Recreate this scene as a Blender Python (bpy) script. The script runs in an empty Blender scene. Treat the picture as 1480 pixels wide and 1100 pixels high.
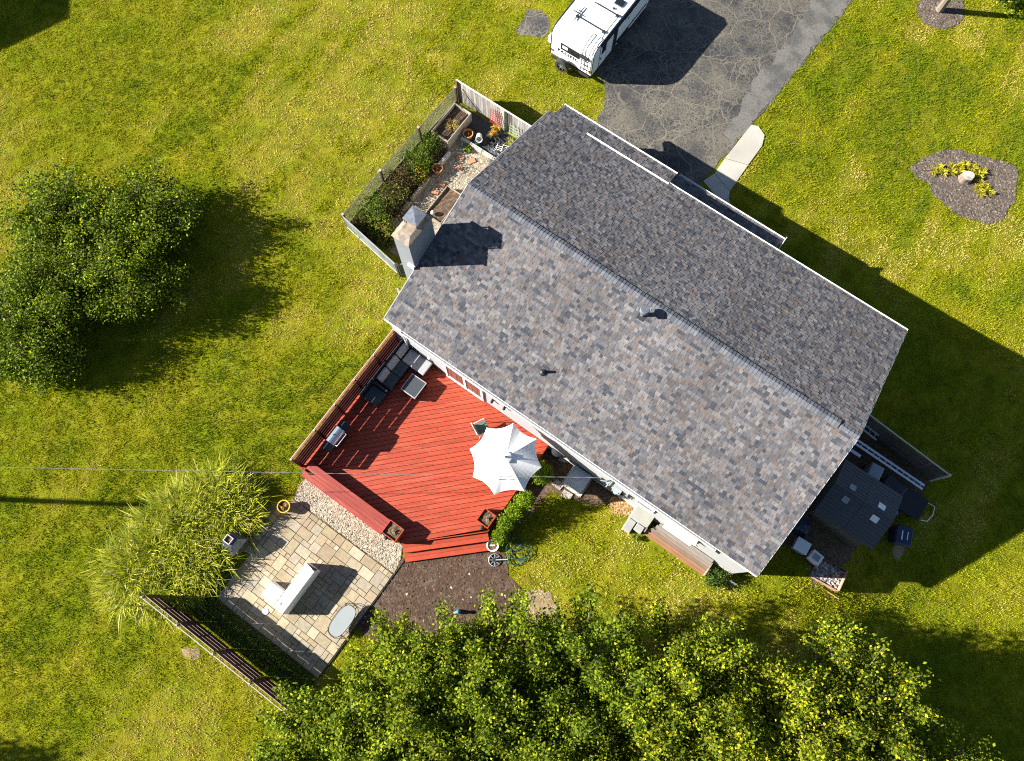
import bpy, bmesh, math, random
import numpy as np
from mathutils import Vector, Matrix

# ------------------------------------------------------------------ scene, camera, light
SC = bpy.context.scene
COL = SC.collection
F_PX, CAM_H = 1150.0, 33.7
TILT = math.atan(310.0 / F_PX)
cam_d = bpy.data.cameras.new('camera')
cam_d.sensor_width = 36.0
cam_d.lens = F_PX * 36.0 / 1480.0
cam_d.clip_end = 2000
cam = bpy.data.objects.new('camera', cam_d)
COL.objects.link(cam)
cam.location = (0, 0, CAM_H)
cam.rotation_euler = (TILT, 0, 0)
SC.camera = cam

SUN_DIR = Vector((1.9, -0.076, -1.0)).normalized()      # the way the light travels
SUN_EL = math.asin(-SUN_DIR.z)
W = bpy.data.worlds.new('World')
SC.world = W
W.use_nodes = True
wn = W.node_tree
wn.nodes.clear()
sky = wn.nodes.new('ShaderNodeTexSky')
sky.sky_type = 'NISHITA'
sky.sun_disc = False
sky.air_density = .7
sky.dust_density = .4
sky.sun_elevation = SUN_EL
sky.sun_rotation = math.atan2(-SUN_DIR.x, -SUN_DIR.y)
bg = wn.nodes.new('ShaderNodeBackground')
bg.inputs['Strength'].default_value = 0.05
wo = wn.nodes.new('ShaderNodeOutputWorld')
wn.links.new(sky.outputs[0], bg.inputs[0])
wn.links.new(bg.outputs[0], wo.inputs[0])

sun_d = bpy.data.lights.new('sun', 'SUN')
sun_d.energy = 5.0
sun_d.angle = math.radians(0.5)
sun_d.color = (1.0, 0.95, 0.86)
sun = bpy.data.objects.new('sun', sun_d)
COL.objects.link(sun)
sun.rotation_euler = SUN_DIR.to_track_quat('-Z', 'Y').to_euler()
sun.location = (-30, 2, 40)

SC.view_settings.view_transform = 'Standard'
SC.view_settings.look = 'None'
SC.view_settings.gamma = 1.0
SC.view_settings.use_curve_mapping = False
SC.view_settings.exposure = 1.85
SC.render.engine = 'CYCLES'
SC.cycles.max_bounces = 6
SC.cycles.diffuse_bounces = 3
SC.cycles.transparent_max_bounces = 8
SC.cycles.use_denoising = False
SC.cycles.filter_width = 1.1
SC.cycles.sample_clamp_indirect = 4.0

# ------------------------------------------------------------------ frames and helpers
_c, _s = math.cos(TILT), math.sin(TILT)


def P(px, py, z=0.0):
    """the point at height z that a photo pixel shows"""
    dx = px - 740.0
    dy = _s * F_PX + _c * (550.0 - py)
    dz = -_c * F_PX + _s * (550.0 - py)
    k = (z - CAM_H) / dz
    return Vector((dx * k, dy * k, z))


def ss(a, b, x):
    t = np.clip((x - a) / (b - a), 0, 1)
    return t * t * (3 - 2 * t)


def T(x, y):
    """height of the ground: level by the drive and deck, falling away past the east gable"""
    a = np.clip(np.asarray(x, float) - 9.0, 0, 40)
    y = np.asarray(y, float)
    return -0.075 * a * (a / (a + 1.5)) - 1.12 * ss(11, 17.5, np.asarray(x, float)) * (1 - ss(6.0, 12.0, y)) * (0.55 + 0.45 * ss(-12, -3, y))  # east drop is made up, shaped to lengthen the house's ground shadow


def Tz(x, y):
    return float(T(x, y))


def G(px, py, dz=0.0):
    z = 0.0
    for _ in range(8):
        p = P(px, py, z + dz)
        z = Tz(p.x, p.y)
    return Vector((p.x, p.y, z))


HO = Vector((-5.2252, 10.9084, 0.0))
ANG = math.radians(-35.368)
UX, UY = math.cos(ANG), math.sin(ANG)
HM = Matrix.Translation(HO) @ Matrix.Rotation(ANG, 4, 'Z')


def U(u, v, z=0.0):
    return Vector((HO.x + u * UX - v * UY, HO.y + u * UY + v * UX, z))


def UG(u, v, dz=0.0):
    p = U(u, v)
    return Vector((p.x, p.y, Tz(p.x, p.y) + dz))


class MB:
    def __init__(s):
        s.V, s.F, s.C = [], [], []
        s.col = (1, 1, 1)

    def raw(s, verts, faces, col=None):
        n = len(s.V)
        s.V.extend([tuple(v) for v in verts])
        s.F.extend([tuple(i + n for i in f) for f in faces])
        s.C.extend([col or s.col] * len(verts))
        return s

    def box(s, x0, x1, y0, y1, z0, z1, col=None):
        return s.raw([(x0, y0, z0), (x1, y0, z0), (x1, y1, z0), (x0, y1, z0),
                      (x0, y0, z1), (x1, y0, z1), (x1, y1, z1), (x0, y1, z1)],
                     [(3, 2, 1, 0), (4, 5, 6, 7), (0, 1, 5, 4), (1, 2, 6, 5), (2, 3, 7, 6), (3, 0, 4, 7)], col)

    def obox(s, m, hx, hy, hz, col=None):
        vs = [m @ Vector((a * hx, b * hy, c * hz)) for c in (-1, 1) for a, b in ((-1, -1), (1, -1), (1, 1), (-1, 1))]
        return s.raw(vs, [(3, 2, 1, 0), (4, 5, 6, 7), (0, 1, 5, 4), (1, 2, 6, 5), (2, 3, 7, 6), (3, 0, 4, 7)], col)

    def beam(s, p, q, w, h, col=None, up=(0, 0, 1)):
        p, q = Vector(p), Vector(q)
        d = (q - p)
        L = d.length
        d.normalize()
        up = Vector(up)
        if abs(d.dot(up)) > .98:
            up = Vector((1, 0, 0))
        sd = d.cross(up).normalized()
        u2 = sd.cross(d)
        m = Matrix((d, sd, u2)).transposed().to_4x4()
        m.translation = (p + q) / 2
        return s.obox(m, L / 2, w / 2, h / 2, col)

    def prism(s, poly, z0, z1, col=None):
        n = len(poly)
        a = sum(poly[i][0] * poly[(i + 1) % n][1] - poly[(i + 1) % n][0] * poly[i][1] for i in range(n))
        if a < 0:
            poly = poly[::-1]
        vs = [(x, y, z0) for x, y in poly] + [(x, y, z1) for x, y in poly]
        fs = [tuple(range(n - 1, -1, -1)), tuple(range(n, 2 * n))]
        fs += [(i, (i + 1) % n, n + (i + 1) % n, n + i) for i in range(n)]
        return s.raw(vs, fs, col)

    def xprism(s, poly, x0, x1, col=None):
        """a (y,z) outline swept along x"""
        n = len(poly)
        vs = [(x0, y, z) for y, z in poly] + [(x1, y, z) for y, z in poly]
        fs = [tuple(range(n - 1, -1, -1)), tuple(range(n, 2 * n))]
        fs += [(i, (i + 1) % n, n + (i + 1) % n, n + i) for i in range(n)]
        return s.raw(vs, fs, col)

    def tube(s, pts, r, n=8, col=None, cap=True):
        pts = [Vector(p) for p in pts]
        rs = r if isinstance(r, (list, tuple)) else [r] * len(pts)
        vs, fs = [], []
        ref = None
        for i, p in enumerate(pts):
            d = (pts[min(i + 1, len(pts) - 1)] - pts[max(i - 1, 0)]).normalized()
            if ref is None or abs(d.dot(ref)) > .97:
                ref = Vector((0, 0, 1)) if abs(d.z) < .9 else Vector((1, 0, 0))
            a = d.cross(ref).normalized()
            b = d.cross(a)
            for k in range(n):
                t = 2 * math.pi * k / n
                vs.append(p + (a * math.cos(t) + b * math.sin(t)) * rs[i])
        for i in range(len(pts) - 1):
            for k in range(n):
                fs.append((i * n + k, i * n + (k + 1) % n, (i + 1) * n + (k + 1) % n, (i + 1) * n + k))
        if cap:
            fs.append(tuple(range(n)))
            fs.append(tuple(range((len(pts) - 1) * n + n - 1, (len(pts) - 1) * n - 1, -1)))
        return s.raw(vs, fs, col)

    def lathe(s, prof, n=20, c=(0, 0, 0), col=None, capb=True, capt=True):
        vs, fs = [], []
        for r, z in prof:
            for k in range(n):
                t = 2 * math.pi * k / n
                vs.append((c[0] + r * math.cos(t), c[1] + r * math.sin(t), c[2] + z))
        for i in range(len(prof) - 1):
            for k in range(n):
                fs.append((i * n + k, i * n + (k + 1) % n, (i + 1) * n + (k + 1) % n, (i + 1) * n + k))
        if capb:
            fs.append(tuple(range(n - 1, -1, -1)))
        if capt:
            fs.append(tuple(range((len(prof) - 1) * n, len(prof) * n)))
        return s.raw(vs, fs, col)

    def build(s, name, mat, parent=None, label=None, kind=None, bev=0, smooth=False, loc=None, rot=None):
        me = bpy.data.meshes.new(name)
        me.from_pydata(s.V, [], s.F)
        at = me.attributes.new('col', 'FLOAT_COLOR', 'POINT')
        ca = np.ones((len(s.V), 4), np.float32)
        ca[:, :3] = np.array(s.C, np.float32)
        at.data.foreach_set('color', ca.ravel())
        return finish(me, name, mat, parent, label, kind, bev, smooth, loc, rot)


def finish(me, name, mat, parent=None, label=None, kind=None, bev=0, smooth=False, loc=None, rot=None):
    me.materials.append(mat)
    o = bpy.data.objects.new(name, me)
    COL.objects.link(o)
    if parent:
        o.parent = parent
    if loc is not None:
        o.location = loc
    if rot is not None:
        o.rotation_euler = (0, 0, rot) if isinstance(rot, (int, float)) else rot
    if label:
        o['label'] = label
    if kind:
        o['kind'] = kind
    if smooth:
        me.polygons.foreach_set('use_smooth', [True] * len(me.polygons))
    if bev:
        b = o.modifiers.new('bevel', 'BEVEL')
        b.width = bev
        b.segments = 2
        b.limit_method = 'ANGLE'
    return o


def npmesh(name, V, F, C, mat, parent=None, label=None, kind=None):
    """fast mesh from arrays: V (n,3), F (m,k) of equal sized faces, C (n,3)"""
    me = bpy.data.meshes.new(name)
    n, m, k = len(V), len(F), F.shape[1]
    me.vertices.add(n)
    me.vertices.foreach_set('co', V.astype(np.float32).ravel())
    me.loops.add(m * k)
    me.loops.foreach_set('vertex_index', F.astype(np.int32).ravel())
    me.polygons.add(m)
    me.polygons.foreach_set('loop_start', np.arange(0, m * k, k, dtype=np.int32))
    me.polygons.foreach_set('loop_total', np.full(m, k, np.int32))
    me.update(calc_edges=True)
    at = me.attributes.new('col', 'FLOAT_COLOR', 'POINT')
    ca = np.ones((n, 4), np.float32)
    ca[:, :3] = C
    at.data.foreach_set('color', ca.ravel())
    return finish(me, name, mat, parent, label, kind)


def tag(o, label=None, cat=None, group=None, kind=None):
    if label:
        o['label'] = label
    if cat:
        o['category'] = cat
    if group:
        o['group'] = group
    if kind:
        o['kind'] = kind
    return o


def thing(name, label, cat, loc=(0, 0, 0), rot=ANG, group=None, kind=None):
    o = bpy.data.objects.new(name, None)
    COL.objects.link(o)
    o.location = loc
    o.rotation_euler = (0, 0, rot)
    o.empty_display_size = .2
    return tag(o, label, cat, group, kind)


def dup(root, loc, rot, label=None, group=None):
    r = root.copy()
    COL.objects.link(r)
    r.location = loc
    r.rotation_euler = (0, 0, rot)
    tag(r, label, None, group)
    for ch in list(root.children):
        c = ch.copy()
        COL.objects.link(c)
        c.parent = r
        for g in ch.children:
            d = g.copy()
            COL.objects.link(d)
            d.parent = c
    return r


RT = np.random.RandomState(7).rand(256, 256)


def vn(x, y, seed=0):
    x = np.asarray(x, float) + seed * 17.31
    y = np.asarray(y, float) + seed * 9.77
    xi, yi = np.floor(x).astype(int), np.floor(y).astype(int)
    fx, fy = x - xi, y - yi
    fx, fy = fx * fx * (3 - 2 * fx), fy * fy * (3 - 2 * fy)
    a, b = RT[xi & 255, yi & 255], RT[(xi + 1) & 255, yi & 255]
    c, d = RT[xi & 255, (yi + 1) & 255], RT[(xi + 1) & 255, (yi + 1) & 255]
    return (a * (1 - fx) + b * fx) * (1 - fy) + (c * (1 - fx) + d * fx) * fy


def fbm(x, y, seed=0, oct=4):
    t, w, s = 0, .5, 0
    for i in range(oct):
        t = t + w * vn(x * 2 ** i, y * 2 ** i, seed + i)
        s += w
        w *= .55
    return t / s


def inside(x, y, poly):
    r = np.zeros(len(x), bool)
    n = len(poly)
    for i in range(n):
        x0, y0 = poly[i][0], poly[i][1]
        x1, y1 = poly[(i + 1) % n][0], poly[(i + 1) % n][1]
        c = (y0 > y) != (y1 > y)
        with np.errstate(divide='ignore', invalid='ignore'):
            xx = (x1 - x0) * (y - y0) / (y1 - y0 + 1e-12) + x0
        r ^= c & (x < xx)
    return r


# ------------------------------------------------------------------ materials
def mat(name, base=(.5, .5, .5), rough=.75, var=.18, vs=3.0, stretch=(1, 1, 1), attr=False, metal=0.0, spec=.4,
        bump=0.0, bs=60.0, col2=None, c2s=1.0, c2lo=.45, c2hi=.65, trans=0.0, detail=5.0):
    m = bpy.data.materials.new(name)
    m.use_nodes = True
    nt = m.node_tree
    N, L = nt.nodes, nt.links
    N.clear()
    out = N.new('ShaderNodeOutputMaterial')
    b = N.new('ShaderNodeBsdfPrincipled')
    b.inputs['Roughness'].default_value = rough
    b.inputs['Metallic'].default_value = metal
    b.inputs['Specular IOR Level'].default_value = spec
    tc = N.new('ShaderNodeTexCoord')
    oi = N.new('ShaderNodeObjectInfo')
    add = N.new('ShaderNodeVectorMath')
    add.operation = 'MULTIPLY_ADD'
    L.new(oi.outputs['Random'], add.inputs[0])
    add.inputs[1].default_value = (37, 53, 71)
    L.new(tc.outputs['Object'], add.inputs[2])
    mp = N.new('ShaderNodeMapping')
    mp.inputs['Scale'].default_value = stretch
    L.new(add.outputs[0], mp.inputs[0])
    if attr:
        a = N.new('ShaderNodeAttribute')
        a.attribute_name = 'col'
        c0 = a.outputs['Color']
    else:
        r = N.new('ShaderNodeRGB')
        r.outputs[0].default_value = (*base, 1)
        c0 = r.outputs[0]
    if col2 is not None:
        n2 = N.new('ShaderNodeTexNoise')
        n2.inputs['Scale'].default_value = c2s
        n2.inputs['Detail'].default_value = 6
        L.new(mp.outputs[0], n2.inputs['Vector'])
        mr2 = N.new('ShaderNodeMapRange')
        mr2.inputs[1].default_value = c2lo
        mr2.inputs[2].default_value = c2hi
        L.new(n2.outputs['Fac'], mr2.inputs[0])
        mx = N.new('ShaderNodeMix')
        mx.data_type = 'RGBA'
        L.new(mr2.outputs[0], mx.inputs[0])
        L.new(c0, mx.inputs[6])
        mx.inputs[7].default_value = (*col2, 1)
        c0 = mx.outputs[2]
    n1 = N.new('ShaderNodeTexNoise')
    n1.inputs['Scale'].default_value = vs
    n1.inputs['Detail'].default_value = detail
    n1.inputs['Roughness'].default_value = .65
    L.new(mp.outputs[0], n1.inputs['Vector'])
    mr = N.new('ShaderNodeMapRange')
    mr.inputs[1].default_value = .25
    mr.inputs[2].default_value = .75
    mr.inputs[3].default_value = 1 - var
    mr.inputs[4].default_value = 1 + var
    L.new(n1.outputs['Fac'], mr.inputs[0])
    mu = N.new('ShaderNodeVectorMath')
    mu.operation = 'SCALE'
    L.new(c0, mu.inputs[0])
    L.new(mr.outputs[0], mu.inputs['Scale'])
    L.new(mu.outputs[0], b.inputs['Base Color'])
    if bump:
        nb = N.new('ShaderNodeTexNoise')
        nb.inputs['Scale'].default_value = bs
        nb.inputs['Detail'].default_value = 4
        L.new(mp.outputs[0], nb.inputs['Vector'])
        bp = N.new('ShaderNodeBump')
        bp.inputs['Strength'].default_value = bump
        bp.inputs['Distance'].default_value = .02
        L.new(nb.outputs['Fac'], bp.inputs['Height'])
        L.new(bp.outputs[0], b.inputs['Normal'])
    if trans:
        t = N.new('ShaderNodeBsdfTranslucent')
        L.new(mu.outputs[0], t.inputs['Color'])
        ms = N.new('ShaderNodeMixShader')
        ms.inputs[0].default_value = trans
        L.new(b.outputs[0], ms.inputs[1])
        L.new(t.outputs[0], ms.inputs[2])
        L.new(ms.outputs[0], out.inputs[0])
    else:
        L.new(b.outputs[0], out.inputs[0])
    return m


M = {}
M['lawn'] = mat('lawn', (.165, .155, .010), .95, .5, 1.6, bump=.8, bs=10, col2=(.110, .135, .006), c2s=.6, c2lo=.35, c2hi=.65, spec=.0)
M['blade'] = mat('grass_blade', attr=True, rough=.7, var=.0, trans=.35, spec=.12)
M['leaf'] = mat('leaf', attr=True, rough=.6, var=.0, trans=.32, spec=.08)
M['bark'] = mat('bark', (.16, .13, .10), .9, .4, 8, stretch=(1, 1, .3), bump=.6, bs=30)
M['shingle'] = mat('shingle', attr=True, rough=.9, var=.28, vs=9, spec=.2, bump=.35, bs=90)
M['white'] = mat('white_paint', (.78, .78, .76), .5, .05, 2)
M['siding'] = mat('siding', (.27, .275, .28), .7, .12, 2.5, stretch=(.6, 1, 5))
M['chimney'] = mat('chimney_siding', (.165, .18, .195), .75, .10, 2)
M['concrete'] = mat('concrete', (.40, .38, .33), .9, .12, 2.2, bump=.25, bs=60, col2=(.33, .31, .27), c2s=1.1)
M['hatchc'] = mat('hatch_concrete', (.25, .25, .24), .9, .12, 3)
M['crown'] = mat('chimney_crown', (.26, .21, .155), .9, .3, 6, col2=(.15, .125, .11), c2s=5)
M['galv'] = mat('galvanised', (.13, .145, .175), .55, .35, 6, metal=.35)
M['darkmetal'] = mat('dark_metal', (.03, .032, .037), .45, .2, 5, metal=.3)
M['black'] = mat('black_plastic', (.014, .016, .02), .5, .2, 5)
M['rubber'] = mat('rubber', (.02, .02, .021), .85, .2, 20)
M['steel'] = mat('steel', (.46, .50, .55), .32, .1, 12, metal=.9, stretch=(1, 6, 1))
M['reddeck'] = mat('red_deck_stain', attr=True, rough=.55, var=.24, vs=2.2, stretch=(.7, 9, 9), spec=.4, bump=.25, bs=40, col2=(.36, .075, .038), c2s=1.1, c2lo=.5, c2hi=.8)
M['redrail'] = mat('red_rail_stain', attr=True, rough=.6, var=.25, vs=2.5, stretch=(.8, .8, 7), bump=.2, bs=40)
M['greywood'] = mat('weathered_wood', attr=True, rough=.9, var=.35, vs=3.0, stretch=(7, 7, .8), bump=.4, bs=50)
M['timber'] = mat('grey_timber', (.30, .25, .19), .9, .35, 3, stretch=(1, 8, 8), bump=.4, bs=40, col2=(.17, .13, .09), c2s=2)
M['lid'] = mat('lid_plank', attr=True, rough=.85, var=.3, vs=2.5, stretch=(.8, 9, 9), bump=.3, bs=40)
M['soil'] = mat('soil', (.07, .045, .03), .95, .5, 14, bump=.9, bs=40, col2=(.14, .09, .05), c2s=9)
M['mulch'] = mat('mulch', (.10, .075, .06), .95, .5, 16, bump=1.0, bs=40, col2=(.17, .13, .10), c2s=2.0)
M['darkmulch'] = mat('dark_mulch', (.058, .033, .020), .95, .55, 16, bump=1.0, bs=40, col2=(.10, .07, .05), c2s=2.5)
M['chip'] = mat('chips', attr=True, rough=.9, var=.25, vs=8)
M['gravel'] = mat('gravel', (.26, .22, .16), .95, .35, 30, bump=1.0, bs=60, col2=(.18, .14, .09), c2s=3)
M['paver'] = mat('paver', attr=True, rough=.88, var=.22, vs=6, bump=.35, bs=45)
M['joint'] = mat('joint_sand', (.17, .14, .095), .95, .4, 10, bump=.5, bs=50)
M['terra'] = mat('terracotta', (.42, .19, .055), .8, .2, 8, col2=(.48, .28, .12), c2s=4)
M['yellowpot'] = mat('yellow_glaze', (.52, .36, .035), .4, .15, 8)
M['fabric'] = mat('grey_fabric', (.30, .29, .30), .95, .12, 25, bump=.15, bs=200)
M['wicker'] = mat('black_wicker', (.020, .022, .026), .6, .4, 60, stretch=(1, 1, 3), bump=.6, bs=90)
M['slate'] = mat('slate_cushion', (.035, .045, .055), .9, .2, 20)
M['glass'] = mat('dark_glass', (.01, .013, .017), .06, .1, 3, spec=.9)
M['doorglass'] = mat('door_glass', (.05, .045, .045), .04, .1, 3, spec=1.0)
M['canvas'] = mat('white_canvas', (.80, .79, .77), .85, .03, 3, trans=.12)
M['cover'] = mat('white_cover', (.80, .79, .76), .8, .04, 4)
M['ac'] = mat('ac_paint', (.26, .30, .33), .6, .1, 4)
M['shedroof'] = mat('shed_resin', attr=True, rough=.65, var=.12, vs=6, bump=.2, bs=60)
M['shedwall'] = mat('shed_wall', (.13, .11, .09), .75, .15, 6, stretch=(6, 6, 1))
M['navy'] = mat('navy_plastic', (.016, .03, .075), .4, .12, 5)
M['green'] = mat('green_plastic', (.01, .16, .09), .45, .12, 5)
M['redplastic'] = mat('red_paint', (.24, .03, .03), .6, .15, 6)
M['limegreen'] = mat('lime_paint', (.24, .32, .17), .6, .1, 6)
M['aluminium'] = mat('aluminium', (.62, .64, .68), .35, .08, 6, metal=.55)
M['camper'] = mat('camper_skin', (.80, .80, .80), .35, .03, 1.5)
M['camperside'] = mat('camper_side', (.76, .78, .79), .4, .04, 1.5)
M['rock'] = mat('rock', (.40, .36, .30), .9, .3, 5, bump=.6, bs=12, col2=(.24, .21, .18), c2s=4)
M['cable'] = mat('cable', (.22, .22, .20), .5, .3, 3)
M['hose'] = mat('hose', (.015, .07, .05), .5, .2, 3)
M['mesh'] = mat('fence_mesh', (.10, .115, .09), .8, .3, 4)
M['brick'] = mat('brick', (.36, .17, .10), .9, .25, 9, bump=.3, bs=50)
M['brownwall'] = mat('far_siding', (.45, .42, .38), .8, .1, 2)
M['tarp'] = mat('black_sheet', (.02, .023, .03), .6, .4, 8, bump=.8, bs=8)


def driveway_mat():
    m = mat('asphalt', (.034, .034, .037), .9, .95, 12.0, bump=.7, bs=30, col2=(.085, .077, .064), c2s=.55, c2lo=.45, c2hi=.68)
    nt = m.node_tree
    N, L = nt.nodes, nt.links
    b = next(n for n in N if n.type == 'BSDF_PRINCIPLED')
    src = b.inputs['Base Color'].links[0].from_socket
    tc = next(n for n in N if n.type == 'TEX_COORD')
    wn_ = N.new('ShaderNodeTexNoise')
    wn_.inputs['Scale'].default_value = 1.7
    wn_.inputs['Detail'].default_value = 6
    L.new(tc.outputs['Object'], wn_.inputs['Vector'])
    wd = N.new('ShaderNodeVectorMath')
    wd.operation = 'MULTIPLY_ADD'
    L.new(wn_.outputs['Color'], wd.inputs[0])
    wd.inputs[1].default_value = (.55, .55, 0)
    L.new(tc.outputs['Object'], wd.inputs[2])
    prev = src
    for sc_, wid, seed, gate, c in ((.50, .011, 1, None, (.17, .148, .105)), (1.5, .030, 2, (.45, .60), (.145, .128, .095)),
                                    (3.9, .075, 3, (.44, .62), (.152, .134, .100)), (8.5, .16, 4, (.40, .64), (.135, .121, .094))):
        v = N.new('ShaderNodeTexVoronoi')
        v.feature = 'DISTANCE_TO_EDGE'
        v.inputs['Scale'].default_value = sc_
        L.new(wd.outputs[0], v.inputs['Vector'])
        mr = N.new('ShaderNodeMapRange')
        mr.inputs[1].default_value = wid * .35
        mr.inputs[2].default_value = wid
        mr.inputs[3].default_value = 1
        mr.inputs[4].default_value = 0
        L.new(v.outputs['Distance'], mr.inputs[0])
        fac = mr.outputs[0]
        if gate:
            g = N.new('ShaderNodeTexNoise')
            g.inputs['Scale'].default_value = .33 + .1 * seed
            g.inputs['Detail'].default_value = 5
            mpp = N.new('ShaderNodeMapping')
            mpp.inputs['Location'].default_value = (seed * 7.3, seed * 3.1, 0)
            L.new(tc.outputs['Object'], mpp.inputs[0])
            L.new(mpp.outputs[0], g.inputs['Vector'])
            gr = N.new('ShaderNodeMapRange')
            gr.inputs[1].default_value, gr.inputs[2].default_value = gate
            L.new(g.outputs['Fac'], gr.inputs[0])
            mm = N.new('ShaderNodeMath')
            mm.operation = 'MULTIPLY'
            L.new(fac, mm.inputs[0])
            L.new(gr.outputs[0], mm.inputs[1])
            fac = mm.outputs[0]
        mx = N.new('ShaderNodeMix')
        mx.data_type = 'RGBA'
        L.new(fac, mx.inputs[0])
        L.new(prev, mx.inputs[6])
        mx.inputs[7].default_value = (*c, 1)
        prev = mx.outputs[2]
    L.new(prev, b.inputs['Base Color'])
    return m


M['asphalt'] = driveway_mat()

R = random.Random(11)


def jit(c, a, r=R):
    k = 1 + r.uniform(-a, a)
    return tuple(max(0, x * k * (1 + r.uniform(-a, a) * .25)) for x in c)


# ------------------------------------------------------------------ ground
xs = np.concatenate([[-500, -250, -120], np.arange(-60, 60.1, .5), [120, 250, 500]])
ys = np.concatenate([[-500, -250, -120], np.arange(-45, 65.1, .5), [120, 250, 500]])
GX, GY = np.meshgrid(xs, ys)
gv = np.stack([GX.ravel(), GY.ravel(), T(GX.ravel(), GY.ravel())], 1)
nx, ny = len(xs), len(ys)
ii = (np.arange(ny - 1)[:, None] * nx + np.arange(nx - 1)[None, :]).ravel()
gf = np.stack([ii, ii + 1, ii + nx + 1, ii + nx], 1)
npmesh('lawn', gv, gf, np.ones((len(gv), 3)), M['lawn'], kind='structure')


def rough_poly(pts, amp, step, seed=1):
    r = random.Random(seed)
    out = []
    for i in range(len(pts)):
        a, b = Vector(pts[i][:2]), Vector(pts[(i + 1) % len(pts)][:2])
        n = max(1, int((b - a).length / step))
        d = (b - a).normalized()
        for k in range(n):
            q = a.lerp(b, k / n) + Vector((-d.y, d.x)) * r.uniform(-amp, amp)
            out.append((q.x, q.y))
    return out


def sheet(name, poly, off, m, parent=None, kind='structure', label=None, step=.5):
    bm = bmesh.new()
    bm.faces.new([bm.verts.new((p[0], p[1], 0)) for p in poly])
    x0, x1 = min(p[0] for p in poly), max(p[0] for p in poly)
    y0, y1 = min(p[1] for p in poly), max(p[1] for p in poly)
    for k in np.arange(math.ceil(x0 / step) * step, x1, step):
        bmesh.ops.bisect_plane(bm, geom=bm.verts[:] + bm.edges[:] + bm.faces[:], plane_co=(k, 0, 0), plane_no=(1, 0, 0))
    for k in np.arange(math.ceil(y0 / step) * step, y1, step):
        bmesh.ops.bisect_plane(bm, geom=bm.verts[:] + bm.edges[:] + bm.faces[:], plane_co=(0, k, 0), plane_no=(0, 1, 0))
    bmesh.ops.recalc_face_normals(bm, faces=bm.faces[:])
    for v in bm.verts:
        v.co.z = Tz(v.co.x, v.co.y) + off
    for f in bm.faces:
        f.normal_update()
        if f.normal.z < 0:
            f.normal_flip()
    me = bpy.data.meshes.new(name)
    bm.to_mesh(me)
    bm.free()
    return finish(me, name, m, parent, label, kind)


def pxpoly(pts):
    return [G(x, y).xy[:] for x, y in pts]


def zoompx(x0, y0, s, pts):
    return [(x0 + a / s, y0 + b / s) for a, b in pts]


drive_poly = rough_poly([U(*p).xy for p in ((7.9, 70), (7.75, 27.6), (7.4, 18.6), (7.0, 14.6), (6.9, 11.9), (1.5, 11.9), (1.25, 14.2),
                                             (1.0, 15.2), (.35, 16.3), (-.4, 16.7), (-2.3, 17.2), (-2.7, 18.5), (-2.3, 24), (2.4, 29), (2.6, 70))], .10, .45, 3)
sheet('driveway', drive_poly, .015, M['asphalt'])
sheet('driveway_edge', rough_poly([U(*p).xy for p in ((7.8, 60), (7.7, 27.6), (7.36, 18.8), (7.2, 17.0), (6.6, 17.4), (6.2, 20.5), (6.4, 24), (6.0, 28), (6.2, 60))], .16, .3, 8), .019,
      mat('worn_asphalt', (.135, .128, .115), .95, .5, 14, bump=.6, bs=40, col2=(.08, .078, .074), c2s=1.1, c2lo=.45, c2hi=.6))
patch_poly = rough_poly(pxpoly([(745, 46), (757, 30), (764, 12), (778, 14), (790, 24), (796, 40), (786, 56), (768, 52), (752, 54)]), .09, .25, 5)
sheet('asphalt_patch', patch_poly, .013, M['asphalt'])

walk_px = [(1086, 181), (1096, 183), (1105, 196), (1101, 212), (1080, 242), (1060, 268), (1053, 284), (1058, 304), (1090, 345), (1110, 372),
           (1085, 365), (1015, 262)]
walk_poly = pxpoly(walk_px)
walk = thing('walkway', None, None, (0, 0, 0), 0, kind='structure')
slabs = [[(1086, 181), (1096, 183), (1105, 196), (1101, 212), (1083, 237), (1063, 224), (1072, 200)],
         [(1062.5, 225), (1082.5, 238), (1061, 266), (1034, 249), (1047, 229)] and [(1047, 230.5), (1062, 225.5), (1081, 240), (1055, 276), (1034, 251)],
         [(1033, 252.5), (1054, 278), (1053, 286), (1041, 291), (1016, 262)],
         [(1042, 292.5), (1053.5, 287.5), (1058, 304), (1090, 345), (1110, 372), (1085, 365)]]
slabs[0] = [(1086, 181), (1096, 183), (1105, 196), (1101, 212), (1081.6, 238.6), (1048, 229)]
slabs[1] = [(1047.4, 229.7), (1081.2, 239.3), (1055, 276.6), (1032.8, 251)]
slabs[2] = [(1032.4, 251.5), (1054.6, 277.2), (1053, 287), (1041, 291.6), (1016, 262)]
slabs[3] = [(1041.4, 292.1), (1053.1, 287.5), (1058, 304), (1090, 345), (1110, 372), (1085, 365)]
for i, sl in enumerate(slabs):
    b = MB()
    pl = pxpoly(sl)
    n = len(pl)
    top = [(x, y, Tz(x, y) + .045) for x, y in pl]
    if sum(pl[k][0] * pl[(k + 1) % n][1] - pl[(k + 1) % n][0] * pl[k][1] for k in range(n)) < 0:
        top = top[::-1]
    b.raw([(x, y, z - .12) for x, y, z in top] + top,
          [tuple(range(n, 2 * n))] + [(k, (k + 1) % n, n + (k + 1) % n, n + k) for k in range(n)])
    b.build('slab', M['concrete'], walk, bev=.012)

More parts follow.
